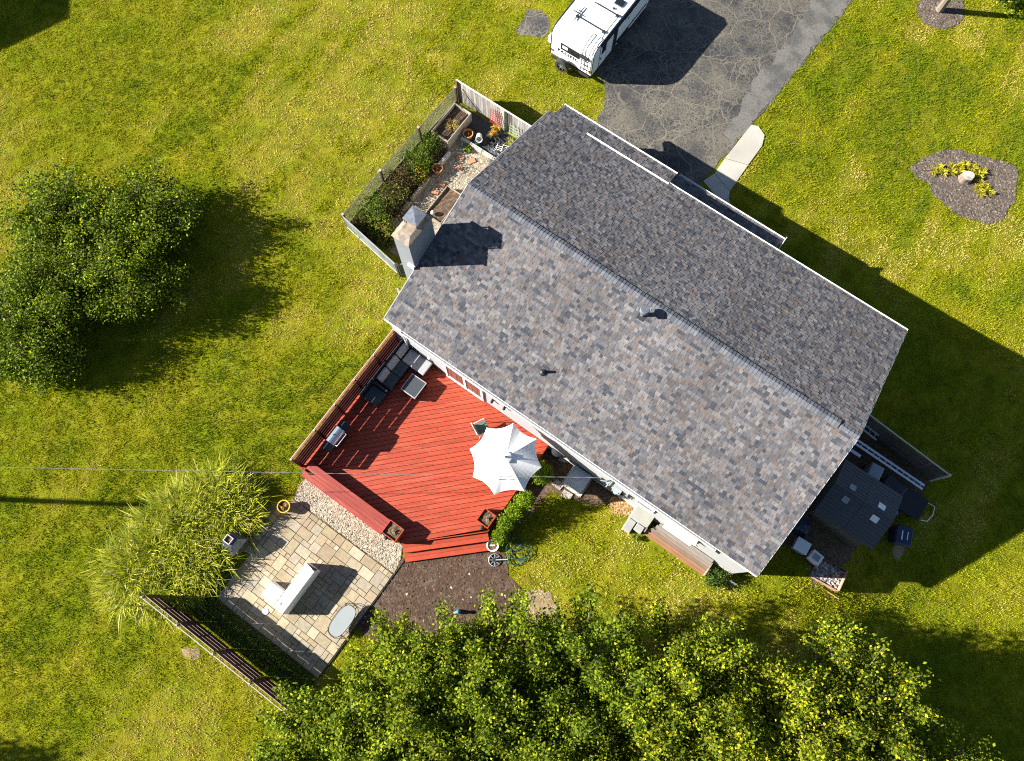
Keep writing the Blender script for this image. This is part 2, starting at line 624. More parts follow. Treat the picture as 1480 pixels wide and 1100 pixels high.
bedE_px = zoompx(1310, 205, 8.46, [(40, 340), (90, 270), (160, 220), (340, 150), (480, 95), (640, 90), (760, 150), (940, 180), (1180, 240), (1330, 300),
                                   (1370, 400), (1340, 560), (1330, 720), (1230, 830), (1180, 950), (1000, 1010), (860, 960), (660, 920), (560, 850),
                                   (430, 730), (300, 620), (270, 500), (140, 450)])
bedN_px = [(1325, 8), (1327, 24), (1336, 34), (1350, 41), (1366, 42), (1383, 37), (1393, 26), (1394, 10), (1386, -14), (1362, -26), (1335, -16)]
bedS_px = [(577, 806), (640, 800), (708, 791), (730, 800), (735, 832), (752, 850), (770, 895), (790, 925), (720, 950), (560, 950), (515, 905), (540, 872), (576, 824)]
beds = []
for nm, px, m, sd in (('mulch_bed', bedE_px, 'mulch', 2), ('mulch_ring', bedN_px, 'mulch', 3), ('mulch_strip', bedS_px, 'darkmulch', 4)):
    pl = rough_poly(pxpoly(px), .035, .2, sd)
    beds.append((pl, sheet(nm, pl, .02, M[m])))


def scatter_in(poly, n, seed):
    r = np.random.RandomState(seed)
    p = np.array([q[:2] for q in poly])
    lo, hi = p.min(0), p.max(0)
    out = np.zeros((0, 2))
    while len(out) < n:
        c = r.rand(n * 2, 2) * (hi - lo) + lo
        out = np.concatenate([out, c[inside(c[:, 0], c[:, 1], poly)]])
    return out[:n]


def chips(name, poly, n, seed, pal, wts, size, m, parent=None, zoff=.02, zf=None, thick=.35):
    """small loose pieces: bevelled wedges of 5 vertices lying at random"""
    r = np.random.RandomState(seed)
    p = scatter_in(poly, n, seed)
    z = (T(p[:, 0], p[:, 1]) if zf is None else np.full(n, zf)) + zoff
    a = r.rand(n) * 2 * np.pi
    L = size * (.5 + r.rand(n))
    Wd = L * (.35 + .5 * r.rand(n))
    ca, sa = np.cos(a), np.sin(a)
    V = np.zeros((n, 5, 3))
    for k, (i, j) in enumerate(((-1, -1), (1, -1), (1, 1), (-1, 1))):
        x, y = i * L * .5, j * Wd * .5
        V[:, k, 0] = p[:, 0] + x * ca - y * sa
        V[:, k, 1] = p[:, 1] + x * sa + y * ca
        V[:, k, 2] = z + r.rand(n) * .006
    V[:, 4] = V[:, :4].mean(1)
    V[:, 4, :2] += (r.rand(n, 2) - .5) * L[:, None] * .4
    V[:, 4, 2] = z + Wd * thick * (.4 + r.rand(n))
    base = np.arange(n)[:, None] * 5
    Fc = np.concatenate([base + np.array([[k, (k + 1) % 4, 4]]) for k in range(4)])
    pal = np.array(pal)
    ci = r.choice(len(pal), n, p=np.array(wts) / sum(wts))
    C = pal[ci] * (.75 + .5 * r.rand(n))[:, None]
    o = npmesh(name, V.reshape(-1, 3), Fc, np.repeat(C, 5, 0), m, parent)
    o['kind'] = 'stuff'
    return o


MULCHP = [(.10, .078, .062), (.06, .047, .038), (.15, .12, .09), (.23, .19, .14)]
chips('mulch_chips', beds[0][0], 5200, 1, MULCHP, (4, 4, 3, .7), .075, M['chip'], beds[0][1])
chips('mulch_chips', beds[1][0], 1800, 2, MULCHP, (4, 4, 3, 1.0), .075, M['chip'], beds[1][1])
chips('mulch_chips', beds[2][0], 3600, 3, [(.050, .028, .017), (.075, .042, .025), (.115, .066, .038), (.4, .32, .2)], (6, 4, 1.5, .10), .075, M['chip'], beds[2][1])

# ------------------------------------------------------------------ house
PITCH, HE, RU0, RU1, DV, RV = .36, 3.0, 0.0, 17.68, 11.86, 6.0
HR = HE + RV * PITCH
house = thing('house', 'single-storey house with long grey shingled gable roof and white fascia beside the red deck', 'house', HO)


def rz(v):
    """top of the roof deck at v"""
    return HE + v * PITCH if v <= RV else HR - (v - RV) * (HR - HE) / (DV - RV)


b = MB()
WU0, WU1, WV0, WV1 = .28, 17.4, .03, 11.45
prof = [(WV0, -3.2), (WV1, -3.2), (WV1, rz(WV1) - .22), (RV, HR - .22), (WV0, rz(WV0) - .22)]
b.xprism(prof, WU0, WU1)
b.box(WU0, 5.9, WV1, 12.2, -.5, 2.5)
b.build('wall', M['siding'], house)
# lap siding on the side that shows
for k in range(15):
    z = .35 + k * .165
    MB().xprism([(WV0 - .004, z), (WV0 - .004, z + .163), (WV0 - .010, z + .163), (WV0 - .024, z + .004)][::-1], WU0, WU1).build('siding_board', M['siding'], house)
b = MB()
b.box(WU0 - .03, WU1 + .03, WV0 - .05, WV0 - .02, -3.2, .34)
b.build('foundation', M['concrete'], house)

# roof slab and shingles
b = MB()
TH = .16
b.xprism([(0, HE), (RV, HR), (DV, HE), (DV, HE - TH), (RV, HR - TH), (0, HE - TH)][::-1], RU0, RU1)
b.xprism([(DV, HE), (12.6, HE - .74 * (HR - HE) / (DV - RV)), (12.6, HE - .74 * (HR - HE) / (DV - RV) - TH), (DV, HE - TH)][::-1], RU0 + .28, 6.2)
b.xprism([(DV - .35, 2.34), (13.06, 2.0), (13.06, 1.86), (DV - .35, 2.2)][::-1], 6.22, 11.6)
roof = b.build('roof', mat('roof_deck', (.05, .05, .055), .95, .2), house)

SHP = [(.120, .114, .116), (.096, .093, .098), (.072, .073, .082), (.044, .047, .058), (.112, .094, .086), (.085, .074, .072), (.138, .132, .133)]
SHW = [24, 24, 20, 10, 11, 11, 9]
shr = random.Random(5)


def shingle_course(e0, e1, p0, dn, up, nrm, expo):
    """one course: e0..e1 along the eave, p0 the lower edge, up the slope direction"""
    out = []
    x = e0 - shr.random() * .3
    run = None
    while x < e1:
        w = shr.choice((.10, .12, .14, .16, .19, .22))
        a, c = max(x, e0), min(x + w, e1)
        if c - a > .02:
            hi = (not out or out[-1][2] < .015) if shr.random() < .8 else shr.random() < .5
            if run is not None and shr.random() < .12:
                k = run
            else:
                k = shr.choices(SHP, SHW)[0]
            run = k
            kk = shr.uniform(.9, 1.1) * (.84 + .32 * float(vn(a * .55 + 3, p0[1] * .22, 5)))
            t = .022 if hi else .008
            out.append((a, c, t, tuple(q * kk for q in k)))
        x += w
    return out


def add_tab(mb, a, c, t, col, fv, nrm, up, expo, gap=.003):
    """fv(e, s): point at eave coordinate e and slope distance s"""
    lo0, lo1, hi0, hi1 = fv(a + gap, 0), fv(c - gap, 0), fv(a + gap, expo + .02), fv(c - gap, expo + .02)
    n = nrm
    vs = [lo0, lo1, lo1 + n * t, lo0 + n * t, hi0 + n * .002, hi1 + n * .002]
    mb.raw(vs, [(0, 1, 2, 3), (3, 2, 5, 4), (0, 3, 4), (1, 5, 2)], col)


rest = MB()
singles = []


def slope(v0, z0, v1, z1, e0, e1, lift=.004):
    """shingles from (v0,z0) at the eave to (v1,z1) at the top"""
    d = Vector((0, v1 - v0, z1 - z0))
    L = d.length
    d.normalize()
    n = Vector((0, -d.z, d.y))
    if n.z < 0:
        n = -n
    ncs = max(1, round(L / .143))
    ex = L / ncs
    for i in range(ncs):
        base = Vector((0, v0, z0)) + d * (ex * i) + n * lift
        ex_i = min(ex, L - ex * i - .02) if i == ncs - 1 else ex

        def fv(e, s_, base=base):
            return Vector((e, 0, 0)) + base + d * s_
        for a, c, t, col in shingle_course(e0, e1, base, None, d, n, ex):
            centre = v0 < 1 and 4 < a < 13.5 and i >= ncs - 13 and i < ncs - 1
            if centre and len(singles) < 300 and c - a > .14 and shr.random() < .75:
                s_ = MB()
                add_tab(s_, a, c, t, col, fv, n, d, ex_i)
                singles.append(s_)
            else:
                add_tab(rest, a, c, t, col, fv, n, d, ex_i)


slope(0, HE, RV, HR, RU0, RU1)
slope(DV, HE, RV, HR, RU0, RU1)
slope(12.6, HE - .74 * (HR - HE) / (DV - RV), DV + .02, HE + .0, RU0 + .28, 6.2)
slope(13.06, 2.0, DV - .3, 2.33, 6.22, 11.6)
o = rest.build('shingle_field', M['shingle'], roof, kind='stuff')
for s_ in singles:
    s_.build('shingle', M['shingle'], roof)

# ridge caps: plain caps at the ends, a raised ridge vent between
b = MB()
b.xprism([(RV - .17, HR - .02), (RV, HR + .045), (RV + .17, HR - .02)][::-1], 1.9, 16.85)
b.build('ridge_vent', M['black'], roof)
x = RU0 + .02
while x < RU1 - .05:
    vent = 1.9 <= x < 16.7
    w = .145
    z = .050 if vent else .012
    hw = .185 if vent else .15
    col = jit(shr.choice([(.092, .098, .115), (.080, .086, .102), (.066, .071, .086), (.105, .110, .124)]), .08)
    x1 = min(x + w + .02, RU1)
    rr = MB()
    rr.raw([(x, RV - hw, HR - hw * PITCH + z - .004), (x, RV, HR + z), (x, RV + hw, HR - hw * PITCH + z - .004),
            (x1, RV - hw, HR - hw * PITCH + z + .010), (x1, RV, HR + z + .016), (x1, RV + hw, HR - hw * PITCH + z + .010),
            (x1, RV - hw, HR - hw * PITCH + z - .012), (x1, RV, HR + z - .012), (x1, RV + hw, HR - hw * PITCH + z - .012),
            (x, RV - hw, HR - hw * PITCH + z - .03), (x, RV + hw, HR - hw * PITCH + z - .03)],
           [(0, 3, 4, 1), (1, 4, 5, 2), (3, 6, 7, 4), (4, 7, 8, 5), (9, 6, 3, 0), (2, 5, 8, 10)], col)
    rr.build('ridge_cap', M['shingle'], roof)
    x += w

# gutters, fascia, rakes
def gutter(name, u0, u1, v, z, sgn, m='white', w=.13):
    g = MB()
    g.box(u0, u1, *sorted((v, v + sgn * .012)), z - .13, z + .0)
    g.box(u0, u1, *sorted((v + sgn * w, v + sgn * (w - .012))), z - .12, z + .012)
    g.box(u0, u1, *sorted((v + sgn * .012, v + sgn * (w - .012))), z - .13, z - .115)
    for uu in (u0, u1 - .012):
        g.box(uu, uu + .012, *sorted((v + sgn * .013, v + sgn * (w - .013))), z - .114, z + .005)
    return g.build(name, M[m], house)


gutter('gutter', RU0 + .9, 15.9, -.005, HE - .012, -1, w=.11)
MB().box(RU0, RU0 + .88, -.03, -.004, HE - .15, HE + .006).build('fascia', M['white'], house)
MB().box(15.92, RU1, -.03, -.004, HE - .15, HE + .006).build('fascia', M['white'], house)
gutter('gutter', 6.22, RU1, DV + .006, HE - .012, 1, w=.10)
b = MB()
b.box(2.0, 6.2, DV - .04, DV + .03, HE + .012, HE + .05)
b.build('flashing', M['white'], house)
gutter('gutter', RU0 + .28, 6.2, 12.606, 2.725, 1, w=.10)
gutter('gutter', 6.22, 11.6, 13.066, 1.99, 1, w=.10)
MB().box(11.602, 11.62, DV - .3, 13.06, 1.9, 2.34).build('porch_end_board', M['white'], house)
rkm = mat('rake_paint', (.36, .37, .39), .6, .08)
for uu in (RU0 - .022, RU1 + .002):
    for v0_, v1_ in ((0, RV), (DV, RV)):
        z0_, z1_ = HE, HR
        b = MB()
        b.raw([(uu, v0_, z0_ - .17), (uu, v1_, z1_ - .17), (uu, v1_, z1_ + .004), (uu, v0_, z0_ + .004),
               (uu + .02, v0_, z0_ - .17), (uu + .02, v1_, z1_ - .17), (uu + .02, v1_, z1_ + .004), (uu + .02, v0_, z0_ + .004)],
              [(0, 1, 2, 3), (7, 6, 5, 4), (3, 2, 6, 7), (0, 4, 5, 1), (0, 3, 7, 4), (1, 5, 6, 2)])
        b.build('rake_board', rkm, house)


# dark soffit trim boards and end blocks on the south eave
b = MB()
b.box(15.94, 16.1, -.12, -.035, HE - .13, HE - .01)
b.build('gutter_end_cap', M['black'], house)
b = MB()
b.tube([(.96, -.08, HE - .14), (.96, -.06, HE - .35), (.96, -.05, HE - .5), (.96, -.05, .6)], .04, 8)
b.build('downspout', M['white'], house)

# patio door, lamps, meter, window on the deck side
d = MB()
for x0, x1, z0, z1 in ((3.0, 3.1, .62, 2.62), (3.98, 4.08, .62, 2.62), (4.86, 4.96, .62, 2.62), (3.1, 3.98, 2.5, 2.62), (4.08, 4.86, 2.5, 2.62),
                       (3.1, 3.98, .62, .78), (4.08, 4.86, .62, .78)):
    d.box(x0, x1, .06, .14, z0, z1)
door = d.build('patio_door', M['white'], house)
for x0, x1 in ((3.1, 3.98), (4.08, 4.86)):
    MB().box(x0 + .003, x1 - .003, .09, .12, .783, 2.497).build('pane', M['doorglass'], door)
for uu, zz in ((5.46, 1.9), (6.08, 2.2)):
    l = MB()
    l.box(uu - .05, uu + .05, .08, .135, zz - .08, zz + .12)
    l.lathe([(.03, 0), (.06, .05), (.055, .16), (.02, .2)], 10, (uu, .02, zz - .1))
    l.build('wall_lamp', M['black'], house)
m_ = MB()
m_.box(11.5, 11.85, .0, .13, 1.0, 1.6)
m_.lathe([(.09, 0), (.09, .1)], 14, (11.67, -.04, 1.4))
m_.build('electric_meter', M['ac'], house)
m_ = MB()
m_.tube([(11.25, .05, .35), (11.25, .05, 2.6)], .03, 8)
m_.tube([(11.25, .05, 2.55), (11.1, -.12, 2.72), (10.9, -.22, 2.74)], .03, 8)
m_.build('service_conduit', M['ac'], house)
for uu, vv, zz in ((10.95, .04, 1.35), (11.95, .03, .95), (12.2, .02, 1.75)):
    q = MB()
    q.box(uu - .07, uu + .07, vv, .134, zz - .09, zz + .09)
    q.tube([(uu, .06, zz - .09), (uu + .04, .05, zz - .5), (uu - .25, .05, zz - .75)], .022, 6)
    q.build('cable_box', M['black'], house)
wf = MB()
for x0, x1, z0, z1 in ((12.5, 12.56, 1.5, 2.3), (13.24, 13.3, 1.5, 2.3), (12.56, 13.24, 2.24, 2.3), (12.56, 13.24, 1.5, 1.56)):
    wf.box(x0, x1, .05, .135, z0, z1)
wn1 = wf.build('window', M['white'], house)
MB().box(12.563, 13.237, .09, .12, 1.563, 2.237).build('pane', M['glass'], wn1)
wf = MB()
wf.box(14.0, 15.3, -.12, .13, 2.05, 2.2)
for x0, x1 in ((14.0, 14.07), (14.63, 14.69), (15.23, 15.3)):
    wf.box(x0, x1, .03, .13, 1.2, 2.045)
wf.box(14.0, 15.3, -.06, .13, 1.1, 1.195)
wn2 = wf.build('window', M['white'], house)
for x0, x1 in ((14.073, 14.627), (14.693, 15.227)):
    MB().box(x0, x1, .07, .10, 1.2, 2.04).build('pane', M['glass'], wn2)

for o_ in house.children:
    if o_.name.split('.')[0] in ('patio_door', 'wall_lamp', 'electric_meter', 'service_conduit', 'cable_box', 'window'):
        o_.location.y = -.13
# chimney
CU0, CU1, CV0, CV1, CZ = -.78, -.02, 2.28, 3.72, 5.86
ch = MB().box(CU0, CU1, CV0, CV1, -.5, CZ).build('chimney', M['chimney'], house)
b = MB()
b.raw([(CU0 - .04, CV0 - .04, CZ + .005), (CU1 + .04, CV0 - .04, CZ + .005), (CU1 + .04, CV1 + .04, CZ + .005), (CU0 - .04, CV1 + .04, CZ + .005),
       (CU0 - .04, CV0 - .04, CZ + .07), (CU1 + .04, CV0 - .04, CZ + .07), (CU1 + .04, CV1 + .04, CZ + .07), (CU0 - .04, CV1 + .04, CZ + .07),
       (CU0 + .15, CV0 + .3, CZ + .16), (CU1 - .15, CV0 + .3, CZ + .16), (CU1 - .15, CV1 - .2, CZ + .16), (CU0 + .15, CV1 - .2, CZ + .16)],
      [(0, 1, 5, 4), (1, 2, 6, 5), (2, 3, 7, 6), (3, 0, 4, 7), (4, 5, 9, 8), (5, 6, 10, 9), (6, 7, 11, 10), (7, 4, 8, 11), (8, 9, 10, 11), (3, 2, 1, 0)])
b.build('crown', M['crown'], ch)
b = MB()
fx, fy = (CU0 + CU1) / 2, CV1 - .48
b.box(fx - .26, fx + .26, fy - .26, fy + .26, CZ + .165, CZ + .38)
b.build('flue', M['terra'], ch)
b = MB()
for a_, c_ in ((-1, -1), (1, -1), (1, 1), (-1, 1)):
    b.box(fx + a_ * .29 - .02, fx + a_ * .29 + .02, fy + c_ * .29 - .02, fy + c_ * .29 + .02, CZ + .17, CZ + .468)
b.raw([(fx - .33, fy - .33, CZ + .5), (fx + .33, fy - .33, CZ + .5), (fx + .33, fy + .33, CZ + .5), (fx - .33, fy + .33, CZ + .5), (fx, fy, CZ + .57),
       (fx - .33, fy - .33, CZ + .47), (fx + .33, fy - .33, CZ + .47), (fx + .33, fy + .33, CZ + .47), (fx - .33, fy + .33, CZ + .47)],
      [(0, 1, 4), (1, 2, 4), (2, 3, 4), (3, 0, 4), (5, 6, 1, 0), (6, 7, 2, 1), (7, 8, 3, 2), (8, 5, 0, 3), (8, 7, 6, 5)])
b.build('flue_cap', M['galv'], ch)
b = MB()
zf = rz(CV0)
b.box(CU1 - .3, CU1 + .012, CV0 - .10, CV0 - .003, rz(CV0 - .1) + .0, zf + .16)
b.box(CU1 + .001, CU1 + .02, CV0 + .0, CV1 + .02, zf - .05, zf + .1)
b.build('flashing', M['white'], ch)
# roof vents
vb = MB()
z = rz(5.45)
vb.lathe([(.085, -.12), (.085, .5)], 18, (8.66, 5.45, z))
vb.lathe([(.17, .42), (.185, .45), (.185, .58), (.16, .62)], 20, (8.66, 5.45, z))
vp = vb.build('vent_pipe', M['galv'], house, smooth=False, label='galvanised round vent pipe with wide cap near the ridge')
b = MB()
b.raw([(8.5, 5.24, rz(5.24) + .03), (8.82, 5.24, rz(5.24) + .03), (8.82, 5.62, rz(5.62) + .03), (8.5, 5.62, rz(5.62) + .03),
       (8.5, 5.24, rz(5.24) + .022), (8.82, 5.24, rz(5.24) + .022), (8.82, 5.62, rz(5.62) + .022), (8.5, 5.62, rz(5.62) + .022)],
      [(0, 1, 2, 3), (4, 5, 1, 0), (5, 6, 2, 1), (6, 7, 3, 2), (7, 4, 0, 3)])
b.build('base_flange', M['darkmetal'], vp)
vb = MB()
z = rz(1.72)
vb.lathe([(.16, -.03), (.13, .06), (.06, .12), (.055, .36)], 16, (6.68, 1.72, z))
vb.build('vent_pipe', M['darkmetal'], house, label='small dark plumbing vent pipe low on the roof')

# ------------------------------------------------------------------ deck (house frame)
DZ = .55
deck = thing('deck', 'red stained timber deck with diagonal boards, built-in bench and slatted privacy screen', 'deck', HO)
RED = (.30, .037, .012)
DP = [(.32, -.01), (8.3, -.01), (8.3, -4.40), (5.72, -6.82), (.32, -6.82)]
dirb = Vector((1, 1)).normalized()      # boards run at 45 degrees, along the cut corner
nb_ = Vector((1, -1)).normalized()


def clip_poly(poly, n, lo, hi):
    def cut(pl, n, d, keep):
        out = []
        for i in range(len(pl)):
            a, c = pl[i], pl[(i + 1) % len(pl)]
            da, dc = keep * (a[0] * n[0] + a[1] * n[1] - d), keep * (c[0] * n[0] + c[1] * n[1] - d)
            if da >= 0:
                out.append(a)
            if da * dc < 0:
                t = da / (da - dc)
                out.append((a[0] + (c[0] - a[0]) * t, a[1] + (c[1] - a[1]) * t))
        return out
    p = cut(poly, n, lo, 1)
    return cut(p, n, hi, -1) if p else p


dmax = 5.72 * nb_[0] - 6.82 * nb_[1]
k, bw = 0, .198
dr = random.Random(9)
d_hi = dmax
while True:
    hi = dmax - k * bw
    lo = hi - bw + .017
    pl = clip_poly(DP, nb_, lo, hi)
    if hi < .1 * nb_[0] - .5:
        break
    k += 1
    if len(pl) < 3:
        continue
    # stored in a frame turned 45 degrees so that the grain follows the board
    cs = [(p[0] * dirb[0] + p[1] * dirb[1], p[0] * nb_[0] + p[1] * nb_[1]) for p in pl]
    x0, x1 = min(c[0] for c in cs), max(c[0] for c in cs)
    cuts = [x0, x1]
    if x1 - x0 > 5:
        cuts = [x0, x0 + (x1 - x0) * dr.uniform(.35, .65), x1]
    for i in range(len(cuts) - 1):
        seg = clip_poly(pl, dirb, cuts[i] + (.002 if i else 0), cuts[i + 1] + 1e-4)
        if len(seg) < 3:
            continue
        bb = MB()
        q = [(p[0] * dirb[0] + p[1] * dirb[1], p[0] * -dirb[1] + p[1] * dirb[0]) for p in seg]
        zt = dr.uniform(-.004, .004)
        bb.prism(q, -.035, zt, jit(RED, .14, dr))
        bb.build('deck_board', M['reddeck'], deck, loc=(0, 0, DZ), rot=math.radians(45))
b = MB()
for (a, c) in zip(DP, DP[1:] + DP[:1]):
    b.beam((a[0], a[1], DZ - .31), (c[0], c[1], DZ - .31), .035, .54, jit(RED, .1))
b.box(.4, 8.2, -.12, -.04, 0, .5, RED)
b.build('rim_joist', M['redrail'], deck)
# two steps along the cut corner
for st, (zt, of) in enumerate(((.37, .0), (.185, .37))):
    for j in range(2):
        a0, a1 = Vector((5.72, -6.82)), Vector((8.3, -4.40))
        if st == 1:
            a1 = a1 + Vector((.02, .02))
        o0 = of + j * .185
        p0, p1 = a0 + nb_ * (o0 + .1), a1 + nb_ * (o0 + .1)
        bb = MB()
        bb.beam((p0.x, p0.y, zt - .02), (p1.x, p1.y, zt - .02), .178, .04, jit(RED, .12, dr))
        bb.build('step_board', M['redrail'], deck)
    p0, p1 = a0 + nb_ * (of + .36), a1 + nb_ * (of + .36)
    MB().beam((p0.x, p0.y, zt - .12), (p1.x, p1.y, zt - .12), .03, .15, RED).build('riser', M['redrail'], deck)
# privacy screen on the north-west edge
SZ = 1.98
ppos = [-.05, -1.35, -2.65, -3.95, -5.25, -6.72]
for v in ppos:
    bb = MB()
    bb.box(.337, .394, v - .045, v + .045, -.1, SZ - .01, jit((.08, .015, .01), .1))
    bb.build('post', M['redrail'], deck)
    if v < -1:
        MB().box(.28, .33, v - .03, v + .03, SZ + .014, SZ + .05).build('post_cap', M['fabric'], deck)
for i in range(5):
    z = DZ + .06
    for w, g in ((.25, .035), (.25, .03), (.29, .03), (.25, .035), (.20, 0)):
        bb = MB()
        bb.box(.395, .42, ppos[i + 1] + .002, ppos[i] - .002, z, z + w, jit((.075, .014, .010), .15, dr))
        bb.build('screen_slat', M['redrail'], deck)
        z += w + g
bb = MB()
bb.box(.27, .335, -6.78, .04, SZ - .03, SZ + .012, (.26, .07, .05))
bb.build('top_rail', M['redrail'], deck)
bb = MB()
bb.box(.245, .268, -6.775, .03, SZ - .03, SZ + .018, (.50, .42, .38))
bb.build('trim_strip', M['redrail'], deck)
for z in (.62, .9, 1.18, 1.46, 1.72):
    bb = MB()
    bb.box(.45, 1.0, -6.80, -6.775, z, z + .24 if z < 1.0 else z + .22, jit(RED, .15, dr))
    if z < 1.0:
        bb.build('screen_slat', M['redrail'], deck)
# bench along the south-west edge
for j in range(4):
    bb = MB()
    v0 = -7.0 + j * .166
    bb.box(.72, 4.86, v0, v0 + .158, 1.0, 1.04, jit((.25, .036, .024), .12, dr))
    bb.build('bench_plank', M['reddeck'], deck)
bb = MB()
bb.box(.74, 4.84, -6.99, -6.95, 0, .995, RED)
bb.box(.74, 4.84, -6.40, -6.36, DZ + .02, .995, RED)
bb.build('bench_panel', M['redrail'], deck)
bb = MB()
bb.box(.72, 4.86, -7.03, -7.004, .92, 1.04, (.30, .03, .03))
bb.build('bench_trim', M['redrail'], deck)
for uu, vv in ((8.2, -.5), (8.2, -2.3), (8.2, -4.2), (.5, -3)):
    MB().box(uu - .05, uu + .05, vv - .05, vv + .05, -.2, DZ - .04, RED).build('pier', M['redrail'], deck)


def leaves(n, cen, spread, size, pal, wts, seed, flat=.6, asp=.55):
    """leaf blades round cluster centres: returns quads"""
    r = np.random.RandomState(seed)
    c = cen[r.randint(0, len(cen), n)] + r.normal(0, 1, (n, 3)) * spread
    nrm = r.normal(0, 1, (n, 3))
    nrm[:, 2] = np.abs(nrm[:, 2]) + flat
    nrm /= np.linalg.norm(nrm, axis=1)[:, None]
    t = r.normal(0, 1, (n, 3))
    t -= nrm * (t * nrm).sum(1)[:, None]
    t /= np.linalg.norm(t, axis=1)[:, None]
    bt = np.cross(nrm, t)
    L = (size * (.6 + .8 * r.rand(n)))[:, None] * .5
    Wd = L * asp
    V = np.stack([c - t * L, c + bt * Wd + nrm * L * .15, c + t * L - nrm * L * .12, c - bt * Wd + nrm * L * .15], 1)
    Fc = np.arange(n * 4).reshape(n, 4)
    pal = np.array(pal)
    C = pal[r.choice(len(pal), n, p=np.array(wts) / sum(wts))] * (.75 + .5 * r.rand(n))[:, None]
    return V.reshape(-1, 3), Fc, np.repeat(C, 4, 0), c


def blades(n, base, h, lean, w, pal, wts, seed, seg=3, outward=None, droop=.5):
    """arching grass blades: n strips of seg quads each"""
    r = np.random.RandomState(seed)
    idx = r.randint(0, len(base), n)
    b0 = base[idx]
    a = r.rand(n) * 2 * np.pi
    if outward is not None:
        o = b0[:, :2] - outward
        a = np.arctan2(o[:, 1], o[:, 0]) + r.normal(0, 1.25, n)
    hh = h * (.6 + .6 * r.rand(n))
    ln = lean * (.3 + 1.0 * r.rand(n))
    ww = w * (.7 + .6 * r.rand(n))
    d = np.stack([np.cos(a), np.sin(a), np.zeros(n)], 1)
    sd = np.stack([-np.sin(a), np.cos(a), np.zeros(n)], 1)
    rows = []
    for k in range(seg + 1):
        t = k / seg
        c = b0 + d * (ln * t ** 1.8)[:, None]
        c[:, 2] += hh * (t - droop * t * t * (ln / lean) * .6)
        wk = ww * (1 - t) ** .7 if k < seg else ww * .05
        rows.append(c - sd * wk[:, None] * .5)
        rows.append(c + sd * wk[:, None] * .5)
    V = np.stack(rows, 1)
    m = 2 * (seg + 1)
    Fc = np.concatenate([np.arange(n)[:, None] * m + np.array([[2 * k, 2 * k + 1, 2 * k + 3, 2 * k + 2]]) for k in range(seg)])
    pal = np.array(pal)
    C = pal[r.choice(len(pal), n, p=np.array(wts) / sum(wts))] * (.75 + .5 * r.rand(n))[:, None]
    return V.reshape(-1, 3), Fc, np.repeat(C, m, 0)


GREENP = [(.055, .085, .014), (.085, .115, .016), (.12, .145, .018), (.035, .058, .012)]


def small_plant(name, label, cat, loc, r, h, n, size, pal, wts, seed, parent=None, group=None, asp=.5):
    rr = np.random.RandomState(seed)
    k = max(6, n // 25)
    c = rr.normal(0, 1, (k, 3))
    c /= np.linalg.norm(c, axis=1)[:, None]
    c *= rr.rand(k, 1) ** .4
    c = c * np.array([r * .85, r * .85, h * .45]) + np.array([0, 0, h * .5])
    V, Fc, C, _ = leaves(n, c, r * .16, size, pal, wts, seed, asp=asp)
    V[:, 2] = np.maximum(V[:, 2], .01)
    if parent is not None:
        return npmesh(name, V + np.array(loc), Fc, C, M['leaf'], parent, kind='stuff')
    t = thing(name, label, cat, loc, 0, group)
    npmesh('foliage', V, Fc, C, M['leaf'], t, kind='stuff')
    st = MB()
    for q in range(5):
        e = c[rr.randint(0, k)]
        st.tube([(rr.uniform(-.03, .03), rr.uniform(-.03, .03), -.05), tuple(e * .6), tuple(e)], [.02, .014, .006], 5, (.12, .09, .06))
    st.build('stem', M['bark'], t)
    return t


def planter(label, u, v, w, dpt, z0, h, seed, wood='redrail', col=RED, soil_drop=.08, name='planter_box'):
    t = thing(name, label, 'planter', U(u, v, z0))
    a, c = w / 2, dpt / 2
    th = .035
    for x0, x1, y0, y1 in ((-a, a, -c, -c + th), (-a, a, c - th, c), (-a, -a + th, -c + th + .001, c - th - .001), (a - th, a, -c + th + .001, c - th - .001)):
        bb = MB()
        bb.box(x0, x1, y0, y1, 0, h, jit(col, .12))
        bb.build('side_board', M[wood], t)
    bb = MB()
    n = 9
    r = random.Random(seed)
    vs = [(-a + th + (2 * a - 2 * th) * i / (n - 1), -c + th + (2 * c - 2 * th) * j / (n - 1), h - soil_drop + r.uniform(-.02, .02)) for j in range(n) for i in range(n)]
    bb.raw(vs, [(j * n + i, j * n + i + 1, (j + 1) * n + i + 1, (j + 1) * n + i) for j in range(n - 1) for i in range(n - 1)])
    bb.build('soil', M['soil'], t, kind=None)
    return t


pl1 = planter('square red planter box at the bench end of the deck, beside the gravel', 5.2, -6.62, .70, .62, DZ, .55, 1)
pl2 = planter('square red planter box at the deck edge beside the small evergreens', 7.98, -4.02, .58, .62, DZ, .55, 2)
for p_ in (pl1, pl2):
    small_plant('succulent', None, None, (.08, -.02, .46), .13, .16, 60, .07, [(.30, .28, .13), (.20, .22, .08), (.4, .35, .2)], (1, 1, 1), 4, parent=p_)
for (u, v, lb) in ((5.1, -7.0, 'small black post lamp at the outer corner of the planter by the gravel'),
                   (8.05, -4.42, 'small black post lamp at the planter corner above the deck steps')):
    t = thing('post_lamp', lb, 'lamp', U(u, v, 0 if u < 6 else .35), group=None)
    MB().box(-.03, .03, -.03, .03, 0, .75 if u < 6 else .5).build('post', M['black'], t)
    h0 = .75 if u < 6 else .5
    MB().lathe([(.06, 0), (.09, .03), (.09, .12), (.03, .18)], 10, (0, 0, h0 + .001)).build('lamp_head', M['darkmetal'], t)

# ------------------------------------------------------------------ furniture on the deck
def cushion(mb, x0, x1, y0, y1, z0, z1):
    mb.box(x0, x1, y0, y1, z0, z1)


